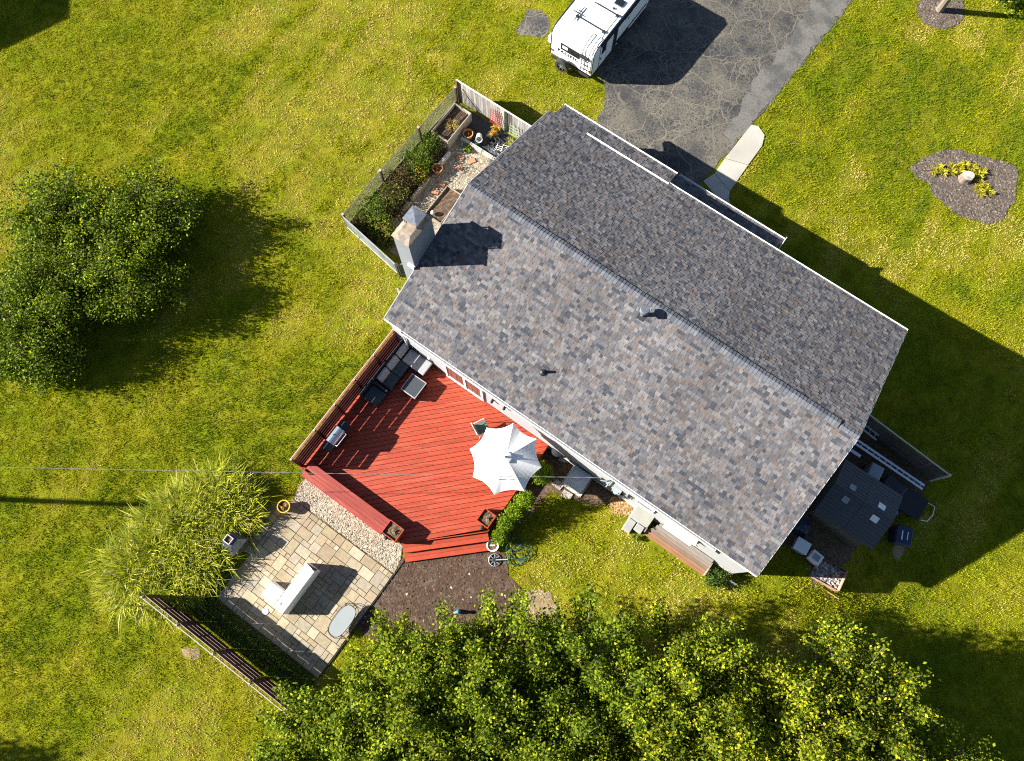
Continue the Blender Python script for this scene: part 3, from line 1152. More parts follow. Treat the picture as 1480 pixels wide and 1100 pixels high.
sofa = thing('sectional_sofa', 'black wicker sectional sofa with pale grey chaise cushion in the deck corner', 'sofa', U(0, 0, DZ))
b = MB()
b.box(.62, 1.50, -2.02, -.72, .05, .34)
b.box(.62, 2.22, -.70, -.06, .05, .34)
b.build('seat_base', M['wicker'], sofa, bev=.02)
b = MB()
b.box(.60, .74, -2.06, .06, .35, .78)
b.build('backrest', M['wicker'], sofa, bev=.03)
b = MB()
b.box(.76, 2.28, -.02, .075, .35, .72)
b.build('side_rest', M['wicker'], sofa, bev=.03)
b = MB()
b.box(1.10, 2.26, -.69, -.03, .345, .47)
b.build('seat_cushion', M['fabric'], sofa, label='long pale grey chaise cushion', bev=.035)
for v0, v1 in ((-1.34, -.715), (-2.0, -1.36)):
    b = MB()
    b.box(.98, 1.50, v0, v1, .345, .46)
    b.build('seat_cushion', M['slate'], sofa, label='dark slate seat cushion', bev=.035)
for v0, v1 in ((-.68, -.05), (-1.33, -.72), (-1.98, -1.38)):
    mtx = Matrix.Translation((.92, (v0 + v1) / 2, .66)) @ Matrix.Rotation(math.radians(-20), 4, 'Y')
    b = MB()
    b.obox(mtx, .075, (v1 - v0) / 2, .21)
    b.build('back_cushion', M['fabric'], sofa, bev=.05)
b = MB()
b.lathe([(.0, 0), (.08, .03), (.1, .1), (.06, .2), (.0, .22)], 10, (2.1, .04, .73))
b.build('rolled_towel', M['cover'], sofa)
chair = thing('armchair', 'black wicker armchair at the end of the sectional sofa beside the screen', 'armchair', U(0, 0, DZ))
b = MB()
b.box(.62, 1.46, -2.92, -2.22, .05, .34)
b.build('seat_base', M['wicker'], chair, bev=.02)
MB().box(.56, .70, -2.96, -2.08, .35, .78).build('backrest', M['wicker'], chair, bev=.03)
MB().box(.72, 1.46, -2.20, -2.09, .05, .58).build('armrest', M['wicker'], chair, bev=.02)
MB().box(.75, 1.44, -2.90, -2.23, .345, .45).build('seat_cushion', M['slate'], chair, bev=.035)
tb = thing('coffee_table', 'low square grey outdoor table in front of the sectional sofa', 'table', U(2.2, -1.3, DZ))
MB().box(-.35, .35, -.38, .38, .40, .44).build('tabletop', M['slate'], tb, bev=.008)
b = MB()
for x0, x1, y0, y1 in ((-.38, .38, -.42, -.382), (-.38, .38, .382, .42), (-.38, -.352, -.381, .381), (.352, .38, -.381, .381)):
    b.box(x0, x1, y0, y1, .36, .45)
b.build('frame', M['fabric'], tb)
for sx in (-1, 1):
    for sy in (-1, 1):
        MB().box(sx * .34 - .03, sx * .34 + .03, sy * .37 - .03, sy * .37 + .03, 0, .36).build('leg', M['wicker'], tb)
MB().box(-.33, .33, -.36, .36, .1, .34).build('skirt', M['wicker'], tb)

gr = thing('gas_grill', 'gas grill with stainless steel lid on the deck beside the slatted screen', 'grill', U(.98, -4.92, DZ))
b = MB()
n = 10
pr = [(-.25 + .0, .92)] + [(-.25 * math.cos(math.pi * i / n), .94 + .26 * math.sin(math.pi * i / n)) for i in range(n + 1)] + [(.25, .92)]
vs = [(p[0], -.36, p[1]) for p in pr] + [(p[0], .36, p[1]) for p in pr]
m_ = len(pr)
b.raw(vs, [tuple(range(m_)), tuple(range(2 * m_ - 1, m_ - 1, -1))] + [(i, m_ + i, m_ + (i + 1) % m_, (i + 1) % m_) for i in range(m_)])
lid = b.build('lid', M['steel'], gr)
b = MB()
b.tube([(.27, -.30, 1.0), (.36, -.30, 1.03), (.36, .30, 1.03), (.27, .30, 1.0)], .016, 8)
b.build('handle', M['aluminium'], lid)
MB().lathe([(.03, 0), (.03, .02)], 10, (.0, .0, 1.2)).build('thermometer', M['black'], lid)
MB().box(-.26, .28, -.37, .37, .62, .915).build('firebox', M['darkmetal'], gr)
for s_, nm in ((-1, 'side_shelf'), (1, 'side_shelf')):
    b = MB()
    b.box(-.24, .24, *sorted((s_ * .375, s_ * .70)), .86, .90)
    b.build(nm, M['darkmetal'], gr, bev=.01)
b = MB()
b.box(-.22, .22, -.34, .34, .1, .615)
b.build('cabinet', M['black'], gr)
for sx in (-1, 1):
    for sy in (-1, 1):
        MB().lathe([(.035, 0), (.035, .09)], 8, (sx * .18, sy * .3, 0)).build('caster', M['rubber'], gr)
for yy in (-.2, 0, .2):
    MB().tube([(.281, yy, .75), (.32, yy, .75)], .025, 8).build('knob', M['steel'], gr)

# parasol with a round table
UC = P(731, 661, 2.95)
um = thing('parasol', 'large white octagonal parasol shading the deck table', 'parasol', (UC.x, UC.y, DZ), 0)
uz = 2.42
cn = MB()
vz = zoompx(660, 590, 7.33, [(603, 145), (850, 325), (888, 622), (710, 870), (402, 908), (170, 730), (130, 430), (312, 195)])
vw = [P(x, y, DZ + 1.92) - Vector((UC.x, UC.y, 0)) for x, y in vz]
mean_r = sum(v.xy.length for v in vw) / 8
NS = 8
for i in range(8):
    a, c = vw[i].xy, vw[(i + 1) % 8].xy
    ra = a.normalized() * (a.length * .35 + mean_r * .65)
    rc = c.normalized() * (c.length * .35 + mean_r * .65)
    rows = []
    for j in range(NS + 1):
        t = .02 + .98 * j / NS
        row = []
        for q in range(7):
            f = q / 6
            sag = 4 * f * (1 - f)
            p = ra.lerp(rc, f) * t
            p = p * (1 - .10 * sag * t ** 1.5 * .9)
            z = uz - .50 * t ** 1.15 - .05 * sag * t * (1 - .2 * t)
            row.append((p.x, p.y, z))
        rows.append(row)
    vs = [p for r_ in rows for p in r_]
    cn.raw(vs, [(j * 7 + q, (j + 1) * 7 + q, (j + 1) * 7 + q + 1, j * 7 + q + 1) for j in range(NS) for q in range(6)])
canopy = cn.build('canopy', M['canvas'], um)
bm = bmesh.new()
bm.from_mesh(canopy.data)
bmesh.ops.remove_doubles(bm, verts=bm.verts, dist=.0005)
bmesh.ops.recalc_face_normals(bm, faces=bm.faces)
bm.to_mesh(canopy.data)
bm.free()
sol = canopy.modifiers.new('solid', 'SOLIDIFY')
sol.thickness = .004
vt = MB()
for i in range(8):
    a, c = vw[i].xy.normalized() * .24, vw[(i + 1) % 8].xy.normalized() * .24
    vt.raw([(0, 0, uz + .075), (a.x, a.y, uz - .01), (c.x, c.y, uz - .01), (a.x * .97, a.y * .97, uz - .03), (c.x * .97, c.y * .97, uz - .03)], [(0, 1, 2), (1, 3, 4, 2)])
vt.build('vent_cap', M['canvas'], um)
MB().lathe([(.035, 0), (.045, .03), (.02, .08)], 10, (0, 0, uz + .07)).build('finial', M['darkmetal'], um)
for i in range(8):
    a = vw[i].xy.normalized() * mean_r
    MB().tube([(0, 0, uz - .03), (a.x * .5, a.y * .5, uz - .295), (a.x * .97, a.y * .97, uz - .53)], .009, 6).build('rib', M['darkmetal'], um)
MB().tube([(0, 0, 0), (0, 0, uz - .02)], .024, 10).build('pole', M['darkmetal'], um)
MB().lathe([(.26, 0), (.26, .04), (.05, .1)], 20).build('base', M['darkmetal'], um)
dt = thing('patio_table', 'round outdoor dining table under the white parasol', 'table', (UC.x, UC.y, DZ), 0)
b = MB()
b.lathe([(.05, .70), (.62, .70), (.62, .74), (.05, .74)], 28, capb=False, capt=False)
b.build('tabletop', M['darkmetal'], dt)
for k in range(4):
    t = k * math.pi / 2 + .4
    MB().tube([(.28 * math.cos(t), .28 * math.sin(t), .70), (.42 * math.cos(t), .42 * math.sin(t), 0)], .02, 6).build('leg', M['darkmetal'], dt)
cl = P(697, 617, DZ + .6)
pc = thing('patio_chair', 'green sling patio chair with white frame peeking out beside the white parasol', 'chair', (cl.x, cl.y, DZ), math.radians(118))
MB().box(-.25, .25, -.25, .22, .42, .46).build('seat', mat('green_sling', (.07, .12, .10), .8, .1), pc, bev=.01)
b = MB()
b.obox(Matrix.Translation((0, .30, .74)) @ Matrix.Rotation(math.radians(-14), 4, 'X'), .25, .015, .28)
b.build('backrest', mat('green_sling_back', (.09, .14, .12), .8, .1), pc)
b = MB()
b.tube([(-.27, .24, .44), (-.27, .36, 1.03), (.27, .36, 1.03), (.27, .24, .44)], .02, 8)
b.build('back_frame', M['white'], pc)
for sx in (-1, 1):
    b = MB()
    b.tube([(sx * .28, -.22, .44), (sx * .28, -.22, .64), (sx * .28, .28, .66)], .016, 6)
    b.build('armrest', M['white'], pc)
    for yy in (-.22, .24):
        MB().tube([(sx * .25, yy, .43), (sx * .27, yy * 1.15, 0)], .016, 6).build('leg', M['white'], pc)

# ------------------------------------------------------------------ patio, gravel
patio = thing('patio', None, None, HO, ANG, kind='structure')
PU0, PU1, PV0, PV1 = .78, 6.12, -12.95, -8.03
b = MB()
b.box(PU0 - .02, PU1 + .02, PV0 - .02, PV1 + .02, -.06, .022)
b.box(.18, PU0 - .021, -10.9, -8.6, -.06, .022)
b.build('joint_bed', M['joint'], patio)
STP = [(.30, .245, .155), (.315, .265, .175), (.285, .23, .145), (.245, .195, .125), (.29, .245, .175), (.28, .24, .18), (.345, .30, .21), (.275, .22, .14)]
pr_ = random.Random(21)
cell = .20
nu, nv = int((PU1 - PU0) / cell), int((PV1 - PV0) / cell)
cu, cv_ = (PU1 - PU0) / nu, (PV1 - PV0) / nv
used = [[False] * nv for _ in range(nu)]
stones = []
SIZES = [((2, 3), 4), ((3, 2), 4), ((2, 2), 5), ((3, 3), 2), ((1, 2), 2), ((2, 1), 2), ((1, 1), 1.3), ((1, 3), .5)]
for i in range(nu):
    for j in range(nv):
        if used[i][j]:
            continue
        opts = []
        for (a, c), w in SIZES:
            if i + a <= nu and j + c <= nv and all(not used[x][y] for x in range(i, i + a) for y in range(j, j + c)):
                opts.append(((a, c), w))
        (a, c) = pr_.choices([o_[0] for o_ in opts], [o_[1] for o_ in opts])[0]
        for x in range(i, i + a):
            for y in range(j, j + c):
                used[x][y] = True
        stones.append((PU0 + i * cu, PU0 + (i + a) * cu, PV0 + j * cv_, PV0 + (j + c) * cv_))
for v in np.arange(-10.85, -8.7, .31):
    stones.append((.46, .765, v, v + .3))
    if pr_.random() < .5:
        stones.append((.2, .45, v + .02, v + .27))
for (u0, u1, v0, v1) in stones:
    g = pr_.uniform(.006, .012)
    h = .045 + pr_.uniform(-.008, .01)
    ins = .008
    col = jit(pr_.choice(STP), .08, pr_)
    bb = MB()
    q = [(u0 + g, v0 + g), (u1 - g, v0 + g), (u1 - g, v1 - g), (u0 + g, v1 - g)]
    q = [(x + pr_.uniform(-.004, .004), y + pr_.uniform(-.004, .004)) for x, y in q]
    cx, cy = (u0 + u1) / 2, (v0 + v1) / 2
    q2 = [(x + math.copysign(ins, cx - x), y + math.copysign(ins, cy - y)) for x, y in q]
    bb.raw([(x, y, -.02) for x, y in q] + [(x, y, h - .008) for x, y in q] + [(x, y, h) for x, y in q2],
           [(0, 1, 5, 4), (1, 2, 6, 5), (2, 3, 7, 6), (3, 0, 4, 7), (4, 5, 9, 8), (5, 6, 10, 9), (6, 7, 11, 10), (7, 4, 8, 11), (8, 9, 10, 11)], col)
    bb.build('paver_stone', M['paver'], patio)
gp = [(.85, -7.98), (6.12, -7.98), (6.0, -7.35), (5.75, -6.9), (.75, -6.9), (.6, -7.4)]
gpw = [U(*p).xy[:] for p in gp]
gv_ = sheet('gravel_path', gpw, .018, M['gravel'])
chips('pebbles', gpw, 5200, 5, [(.34, .30, .23), (.27, .23, .17), (.42, .38, .31), (.19, .15, .10)], (4, 4, 2, 2), .055, M['chip'], gv_, zoff=.016, thick=.6)
MB().box(.8, 6.12, -8.02, -7.985, -.03, .06).build('path_edging', M['black'], gv_)
MB().box(6.14, 6.17, -12.9, -7.0, -.03, .06).build('patio_edging', M['black'], patio)
MB().lathe([(.13, .052), (.13, .064), (.11, .068)], 16, (2.79, -12.2, 0)).build('drain_cover', M['aluminium'], patio)

ws = thing('covered_sofa', 'L-shaped outdoor sofa under a fitted white cover on the paver patio', 'sofa', U(0, 0, .045))
b = MB()
# long back section, leaning cover faces
b.raw([(3.02, -9.65, .02), (3.62, -9.65, .02), (3.62, -11.76, .02), (3.02, -11.76, .02), (3.06, -9.68, .60), (3.42, -9.68, .86), (3.60, -9.72, .86), (3.60, -11.72, .86), (3.42, -11.74, .86), (3.06, -11.74, .60)],
      [(0, 4, 5, 6, 1), (1, 6, 7, 2), (2, 7, 8, 9, 3), (3, 9, 4, 0), (4, 9, 8, 5), (5, 8, 7, 6)])
b.build('cover', M['cover'], ws, bev=.03)
b = MB()
b.raw([(2.32, -11.06, .02), (3.015, -11.06, .02), (3.015, -11.76, .02), (2.32, -11.76, .02), (2.34, -11.08, .50), (3.013, -11.08, .58), (3.013, -11.74, .58), (2.34, -11.74, .50)],
      [(0, 1, 5, 4), (1, 2, 6, 5), (2, 3, 7, 6), (3, 0, 4, 7), (4, 5, 6, 7)])
b.build('cover', M['cover'], ws, bev=.03)
b = MB()
b.raw([(3.06, -9.66, .64), (3.4, -9.645, .86), (3.58, -9.66, .84), (3.55, -9.64, .30)], [(0, 3, 2, 1)])
b.build('cover_flap', M['slate'], ws)
b = MB()
b.lathe([(0, .0), (.08, .01), (.1, .05), (.06, .09), (0, .1)], 9, (3.28, -11.5, .72))
b.build('folded_cloth', M['fabric'], ws)

tk = thing('glass_table', 'oval glass-topped table with black wire frame on the patio corner by the trees', 'table', U(5.62, -10.62, .045))
pts = []
for k in range(28):
    t = 2 * math.pi * k / 28
    x, y = .33 * math.copysign(abs(math.cos(t)) ** .7, math.cos(t)), .66 * math.copysign(abs(math.sin(t)) ** .75, math.sin(t))
    pts.append((x, y))
MB().prism(pts, .40, .412).build('tabletop', mat('frosted_glass', (.25, .275, .275), .3, .06, 3, spec=.5), tk)
b = MB()
b.tube([(x * 1.03, y * 1.03, .395) for x, y in pts + pts[:1]], .014, 6)
b.build('rim', M['black'], tk)
b = MB()
b.tube([(x * 1.25, y * 1.12, .2) for x, y in pts + pts[:1]], .010, 6)
b.build('lower_hoop', M['black'], tk)
for sx, sy in ((-1, -1), (1, -1), (1, 1), (-1, 1)):
    MB().tube([(sx * .25, sy * .5, .4), (sx * .36, sy * .58, .2), (sx * .30, sy * .62, 0)], .012, 6).build('leg', M['black'], tk)

fb = thing('outdoor_fireplace', 'dark metal outdoor fireplace with chimney top at the patio edge beneath the tall grass', 'fireplace', UG(.12, -10.72))
b = MB()
b.raw([(-.34, -.46, .15), (.36, -.46, .15), (.36, .40, .15), (-.34, .40, .15), (-.34, -.46, .6), (.36, -.46, .6), (.36, .40, .6), (-.34, .40, .6),
       (-.30, -.2, .92), (.12, -.2, .92), (.12, .2, .92), (-.30, .2, .92)],
      [(3, 2, 1, 0), (0, 1, 5, 4), (1, 2, 6, 5), (2, 3, 7, 6), (3, 0, 4, 7), (4, 5, 9, 8), (5, 6, 10, 9), (6, 7, 11, 10), (7, 4, 8, 11), (8, 9, 10, 11)])
b.build('hood', mat('slate_metal', (.075, .085, .095), .4, .3, 4, metal=.5), fb, bev=.01)
b = MB()
for x0, x1, y0, y1 in ((-.30, .02, -.17, -.14), (-.30, .02, .11, .14), (-.30, -.27, -.139, .109), (-.01, .02, -.139, .109)):
    b.box(x0, x1, y0, y1, .925, 1.05)
b.build('chimney_rim', M['aluminium'], fb)
MB().box(-.268, -.012, -.138, .108, .925, .96).build('rust_plate', mat('rust', (.10, .04, .02), .9, .3, 10), fb)
for sx in (-1, 1):
    for sy in (-1, 1):
        MB().box(sx * .28 - .02, sx * .28 + .02, sy * .36 - .02, sy * .36 + .02, 0, .149).build('leg', M['darkmetal'], fb)


def pot(label, loc, r, h, m, seed, fill=(.10, .05, .025), plant=None, name='flower_pot', group=None):
    t = thing(name, label, 'pot', loc, 0, group)
    b = MB()
    b.lathe([(r * .62, 0), (r * .72, h * .3), (r * .9, h * .85), (r, h * .86), (r * 1.02, h), (r * .86, h), (r * .8, h * .78)], 22, capt=False)
    b.build('pot', M[m], t)
    b = MB()
    rr = random.Random(seed)
    vs = [(0, 0, h * .80)] + [(r * .82 * math.cos(2 * math.pi * k / 14), r * .82 * math.sin(2 * math.pi * k / 14), h * .8 + rr.uniform(-.02, .02)) for k in range(14)]
    b.raw(vs, [(0, 1 + k, 1 + (k + 1) % 14) for k in range(14)])
    b.build('soil', M['soil'], t)
    if plant:
        small_plant('dry_leaves', None, None, (0, 0, h * .8), r * .6, r * .5, 40, r * .35, plant, [1] * len(plant), seed, parent=t)
    return t


DRY = [(.35, .2, .04), (.25, .11, .03), (.42, .3, .06)]
pot('yellow glazed pot of dry leaves at the patio corner beside the gravel', UG(.77, -8.47), .27, .42, 'yellowpot', 3, plant=DRY)
pot('orange terracotta pot beside the wooden planter trough and white bucket', UG(-3.35, 10.15), .24, .36, 'terra', 4, plant=[(.3, .1, .03)])
pot('orange terracotta pot standing alone on the garden gravel', UG(-3.44, 7.84), .25, .36, 'terra', 5, plant=[(.35, .12, .03)])

# ------------------------------------------------------------------ privacy fence by the patio
pf = thing('privacy_fence', 'dark red-brown slatted fence behind the paver patio', 'fence', U(-1.08, -14.12, 0))
FH, FL = 1.82, 7.28
BR = (.036, .012, .010)
posts = [0.03, 1.82, 3.64, 5.46, FL - .03]
for x in posts:
    MB().box(x - .045, x + .045, -.10, -.012, -.1, FH - .04, jit(BR, .1)).build('post', M['redrail'], pf)
    MB().box(x - .035, x + .035, -.14, -.065, FH + .002, FH + .05).build('post_cap', M['fabric'], pf)
for i in range(4):
    z = .08
    for w, g in ((.40, .045), (.40, .045), (.38, .045), (.40, 0)):
        q = MB()
        q.box(posts[i] + .047, posts[i + 1] - .047, -.006, .022, z, z + w, jit(BR, .18))
        q.build('slat', M['redrail'], pf)
        # paint worn pale along the top edge
        e = MB()
        e.box(posts[i] + .06, posts[i + 1] - .06, -.004, .021, z + w + .001, z + w + .005, (.30, .21, .18))
        e.build('worn_edge', M['redrail'], pf)
        z += w + g
q = MB()
q.box(-.03, FL + .02, -.14, -.105, FH - .06, FH, (.36, .31, .25))
q.build('top_rail', M['greywood'], pf)
for x in posts[:-1]:
    q = MB()
    q.beam((x + .91, .03, .5), (x + .91, .03, FH - .25), .05, .03, BR)
    q.build('batten', M['redrail'], pf)

# ------------------------------------------------------------------ garden yard
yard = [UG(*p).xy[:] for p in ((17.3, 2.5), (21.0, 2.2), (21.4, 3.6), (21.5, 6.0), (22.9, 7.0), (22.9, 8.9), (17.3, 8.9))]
sheet('yard_shade_sheet', rough_poly(yard, .08, .3, 12), .018, M['soil'])  # added dark sheet: the shed yard's shade put into the ground colour
acbed = [U(*p).xy[:] for p in ((8.35, .0), (8.4, -2.0), (9.0, -4.5), (9.3, -3.0), (9.5, -1.5), (11.2, -1.0), (11.6, -.6), (12.6, -.5), (12.6, .0))]
sheet('planting_bed', rough_poly(acbed, .06, .3, 13), .017, M['soil'])
M['dirt'] = mat('bare_dirt', (.19, .14, .08), .95, .35, 6, bump=.8, bs=25, col2=(.26, .20, .115), c2s=2.5)
bare = []
for k_, px_ in enumerate(([(748, 862), (770, 850), (800, 862), (806, 880), (790, 902), (772, 896), (758, 882)], [(1163, 818), (1172, 816), (1176, 832), (1184, 836), (1182, 850), (1170, 848), (1171, 836)],
                          [(1290, 762), (1302, 764), (1306, 785), (1303, 812), (1294, 812), (1290, 788)], [(262, 938), (280, 936), (294, 946), (286, 952), (270, 950)])):
    bp_ = rough_poly(pxpoly(px_), .10, .12, 30 + k_)
    bare.append(bp_)
    sheet('bare_ground', bp_, .014, M['dirt'])
gd = sheet('garden_path', [U(*p).xy[:] for p in ((-3.7, 3.3), (.3, 3.3), (.3, 11.3), (-4.2, 11.3))], .016, M['gravel'])
gpoly = [U(*p).xy[:] for p in ((-3.55, 4.2), (.2, 4.2), (.2, 9.7), (-3.5, 9.7))]
chips('pebbles', gpoly, 5200, 8, [(.38, .33, .24), (.30, .26, .19), (.45, .41, .33), (.2, .16, .11), (.30, .17, .10)], (5, 4, 2, 3, 1), .065, M['chip'], gd, zoff=.015, thick=.45)
for i, (u, v, a) in enumerate(((-2.75, 8.55, .3), (-2.45, 9.2, 1.0), (-2.9, 6.9, .2), (-2.3, 7.35, .6), (-2.75, 5.5, .8), (-1.5, 7.9, .4), (-2.9, 7.4, 0), (-1.6, 9.4, .5), (-3.0, 9.0, .1), (-1.1, 8.9, .2))):
    q = MB()
    q.obox(Matrix.Translation((0, 0, .02)) @ Matrix.Rotation(a, 4, 'Z'), .17, .12, .035)
    w_ = UG(u, v, .02)
    q.build('brick_paver', M['brick'], gd, loc=w_, rot=ANG, bev=.01)
soilb = sheet('garden_soil', [U(*p).xy[:] for p in ((-5.05, 3.2), (-3.6, 3.0), (-3.5, 9.0), (-4.9, 9.1))], .022, M['soil'])
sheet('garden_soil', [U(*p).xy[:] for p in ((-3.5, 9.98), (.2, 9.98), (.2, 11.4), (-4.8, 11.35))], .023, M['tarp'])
for (u0, v0, u1, v1) in ((-3.52, 3.6, -3.52, 5.7), (-3.52, 5.9, -3.52, 7.3), (-3.52, 8.1, -3.52, 8.9)):
    t = thing('bed_edging', {3.6: 'grey timber bed edging nearest the chimney', 5.9: 'grey timber bed edging behind the lone terracotta pot',
                              8.1: 'short pale concrete bed edging below the wooden planter trough'}[v0], 'edging', UG((u0 + u1) / 2, (v0 + v1) / 2))
    L_ = v1 - v0
    for z0_ in ((0, .14) if v0 < 8 else (0,)):
        MB().box(-.07, .07, -L_ / 2, L_ / 2, z0_, z0_ + .137 if v0 < 8 else .30).build('timber' if v0 < 8 else 'slab', M['timber' if v0 < 8 else 'concrete'], t, bev=.012)
tr = planter('large weathered wooden planter trough in the fenced garden corner', -4.22, 10.03, .98, 1.85, 0, .66, 7, 'greywood', (.34, .29, .23), .22, 'planter_trough')
small_plant('dry_stalks', None, None, (.05, -.1, .42), .4, .3, 260, .14, [(.38, .28, .08), (.26, .17, .05), (.3, .27, .06)], (2, 2, 1), 14, parent=tr, asp=.16)
tr2 = planter('low wooden planter box of bare soil beside the house wall and chimney', -2.05, 6.5, .92, 1.75, 0, .40, 8, 'timber', (.3, .25, .2), .1, 'planter_trough')
q = thing('stone_ball', 'small pale stone ball on the soil of the low planter box', 'ornament', UG(-2.2, 5.85, .34), 0)
MB().lathe([(.02, 0), (.09, .03), (.12, .1), (.09, .17), (.02, .2)], 12).build('ball', M['rock'], q, smooth=True)
for k in range(4):
    q = thing('cinder_block', ('white concrete block at the trough end of the garden block row', 'second white concrete block from the wooden trough',
                               'third white concrete block from the wooden trough', 'white concrete block with open cells at the roof end of the block row')[k], 'block', UG(-3.25 + k * .62, 9.86))
    bb = MB()
    for x0, x1, y0, y1 in ((-.29, .29, -.07, -.04), (-.29, .29, .04, .07), (-.29, -.25, -.039, .039), (-.03, .03, -.039, .039), (.25, .29, -.039, .039)):
        bb.box(x0, x1, y0, y1, 0, .2)
    if k < 3:
        bb.box(-.25, -.03, -.039, .039, 0, .19)
        bb.box(.03, .25, -.039, .039, 0, .19)
    bb.build('block', M['concrete'], q)
t = thing('white_bucket', 'white plastic bucket lying beside the orange pot in the garden', 'bucket', UG(-2.92, 10.45, .03), ANG)
b = MB()
b.lathe([(.13, 0), (.16, .36), (.165, .38), (.15, .38), (.12, .02)], 18, capt=False)
o = b.build('bucket', M['cover'], t, rot=(math.radians(62), 0, .6), loc=(0, 0, .14))
t = thing('green_bucket', 'small dark green bucket in front of the white bucket', 'bucket', UG(-2.78, 10.12), ANG)
b = MB()
b.lathe([(.10, 0), (.13, .2), (.135, .22), (.12, .22), (.1, .03)], 16, capt=False)
b.build('bucket', M['green'], t)


def trellis(label, u, v, w, h, m, nx_, nz_, tilt=0.12, z=.1):
    t = thing('trellis', label, 'trellis', UG(u, v), ANG)
    for i in range(nx_):
        x = -w / 2 + w * i / (nx_ - 1)
        MB().beam((x, 0, z), (x, h * tilt, z + h), .022, .018, up=(0, 1, 0)).build('upright', M[m], t)
    for i in range(nz_):
        zz = z + h * (i + .3) / nz_
        MB().beam((-w / 2 - .02, (zz - z) * tilt - .02, zz), (w / 2 + .02, (zz - z) * tilt - .02, zz), .02, .018).build('crossbar', M[m], t)
    return t


trellis('red lattice trellis leaning on the grey picket fence', -2.55, 11.28, .62, .95, 'redplastic', 6, 7, z=.35)
trellis('pale green lattice trellis leaning on the grey picket fence near the roof', -1.55, 11.28, .40, .75, 'limegreen', 3, 4, z=.35)
small_plant('ornamental_grass', 'tuft of orange dry grass below the red trellis', 'plant', UG(-2.4, 11.05), .32, .45, 260, .22, [(.42, .27, .03), (.34, .17, .03)], (2, 1), 31, asp=.14)
small_plant('garden_plant', 'pale yellow-green plant below the green trellis by the roof', 'plant', UG(-1.35, 10.95), .35, .4, 300, .10, [(.3, .28, .06), (.2, .22, .04)], (2, 1), 32)
small_plant('garden_plant', 'bright green low plant in front of the white concrete blocks', 'plant', UG(-2.95, 9.62), .28, .22, 220, .10, [(.13, .19, .02), (.2, .24, .03)], (2, 1), 33)
pg = [(-4.45, 8.55, .55, .8, 0, 'dark green leafy plant at the trough end of the garden bed'), (-4.35, 7.6, .65, .95, 0, 'bushy green plant behind the lone terracotta pot'),
      (-4.0, 7.1, .5, .6, 1, 'yellow-green plant with orange blooms behind the lone terracotta pot'), (-4.45, 6.4, .6, .8, 2, 'brown-tinged plant by the middle post of the mesh fence'),
      (-4.3, 5.5, .65, .8, 3, 'olive green plant in the middle of the mesh-fenced bed'), (-4.4, 4.4, .7, .95, 0, 'tall dark green plant near the pale panel corner'),
      (-3.8, 5.0, .45, .5, 2, 'reddish brown plant beside the timber edging'), (-3.7, 3.9, .55, .55, 4, 'bright lime plant with orange tips beside the chimney'),
      (-4.5, 3.6, .5, .6, 3, 'yellow-green plant in the bed corner at the pale panel'), (-3.2, 3.7, .4, .45, 4, 'low lime plant at the foot of the chimney')]
PALS = [([(.05, .085, .010), (.09, .14, .014), (.15, .20, .02)], (3, 3, 2)), ([(.16, .17, .02), (.36, .2, .02), (.08, .11, .015)], (3, 1, 2)),
        ([(.10, .055, .03), (.07, .07, .02), (.16, .10, .05)], (2, 3, 1)), ([(.12, .12, .025), (.17, .155, .03), (.06, .075, .015)], (3, 2, 2)),
        ([(.17, .2, .02), (.3, .2, .03), (.09, .13, .015)], (3, 1, 2))]
for i, (u, v, r, h, k, lb) in enumerate(pg):
    small_plant('garden_plant', lb, 'plant', UG(u, v), r * 1.3, h * 1.15, 1800, .10, *PALS[k], 40 + i, asp=.45)
# coiled black hose and wire frames on the dark sheet
hs = MB()
rr = random.Random(3)
for k in range(5):
    cx, cy = rr.uniform(-.3, .3), rr.uniform(-.25, .25)
    r_ = rr.uniform(.16, .34)
    hs.tube([(cx + r_ * math.cos(a_ / 3), cy + r_ * .8 * math.sin(a_ / 3), .05 + .03 * k + .02 * math.sin(a_)) for a_ in range(20)], .028, 6)
t = thing('soaker_hose', 'tangled black hose heaped on the dark garden sheet', 'hose', UG(-2.0, 10.45), ANG)
hs.build('coil', M['rubber'], t)
t = thing('wire_cage', 'folded white wire plant cage lying on the dark garden sheet', 'wire cage', UG(-1.5, 10.55), ANG + .3)
for k in range(5):
    MB().tube([(-.5, -.2 + k * .1, .12), (.5, -.2 + k * .1, .2)], .011, 5).build('wire', M['white'], t)
for k in range(4):
    MB().tube([(-.4 + k * .26, -.22, .14), (-.4 + k * .26, .22, .19)], .011, 5).build('wire', M['white'], t)
t = thing('slate_heap', 'heap of dark slate pieces on the garden sheet below the green trellis', 'rubble', UG(-1.6, 10.2), 0)
chips('slates', [(-.5, -.35), (.5, -.35), (.5, .35), (-.5, .35)], 120, 12, [(.05, .055, .065), (.10, .11, .12), (.3, .3, .3)], (4, 2, 1), .16, M['chip'], t, zf=0, zoff=.03, thick=.5)

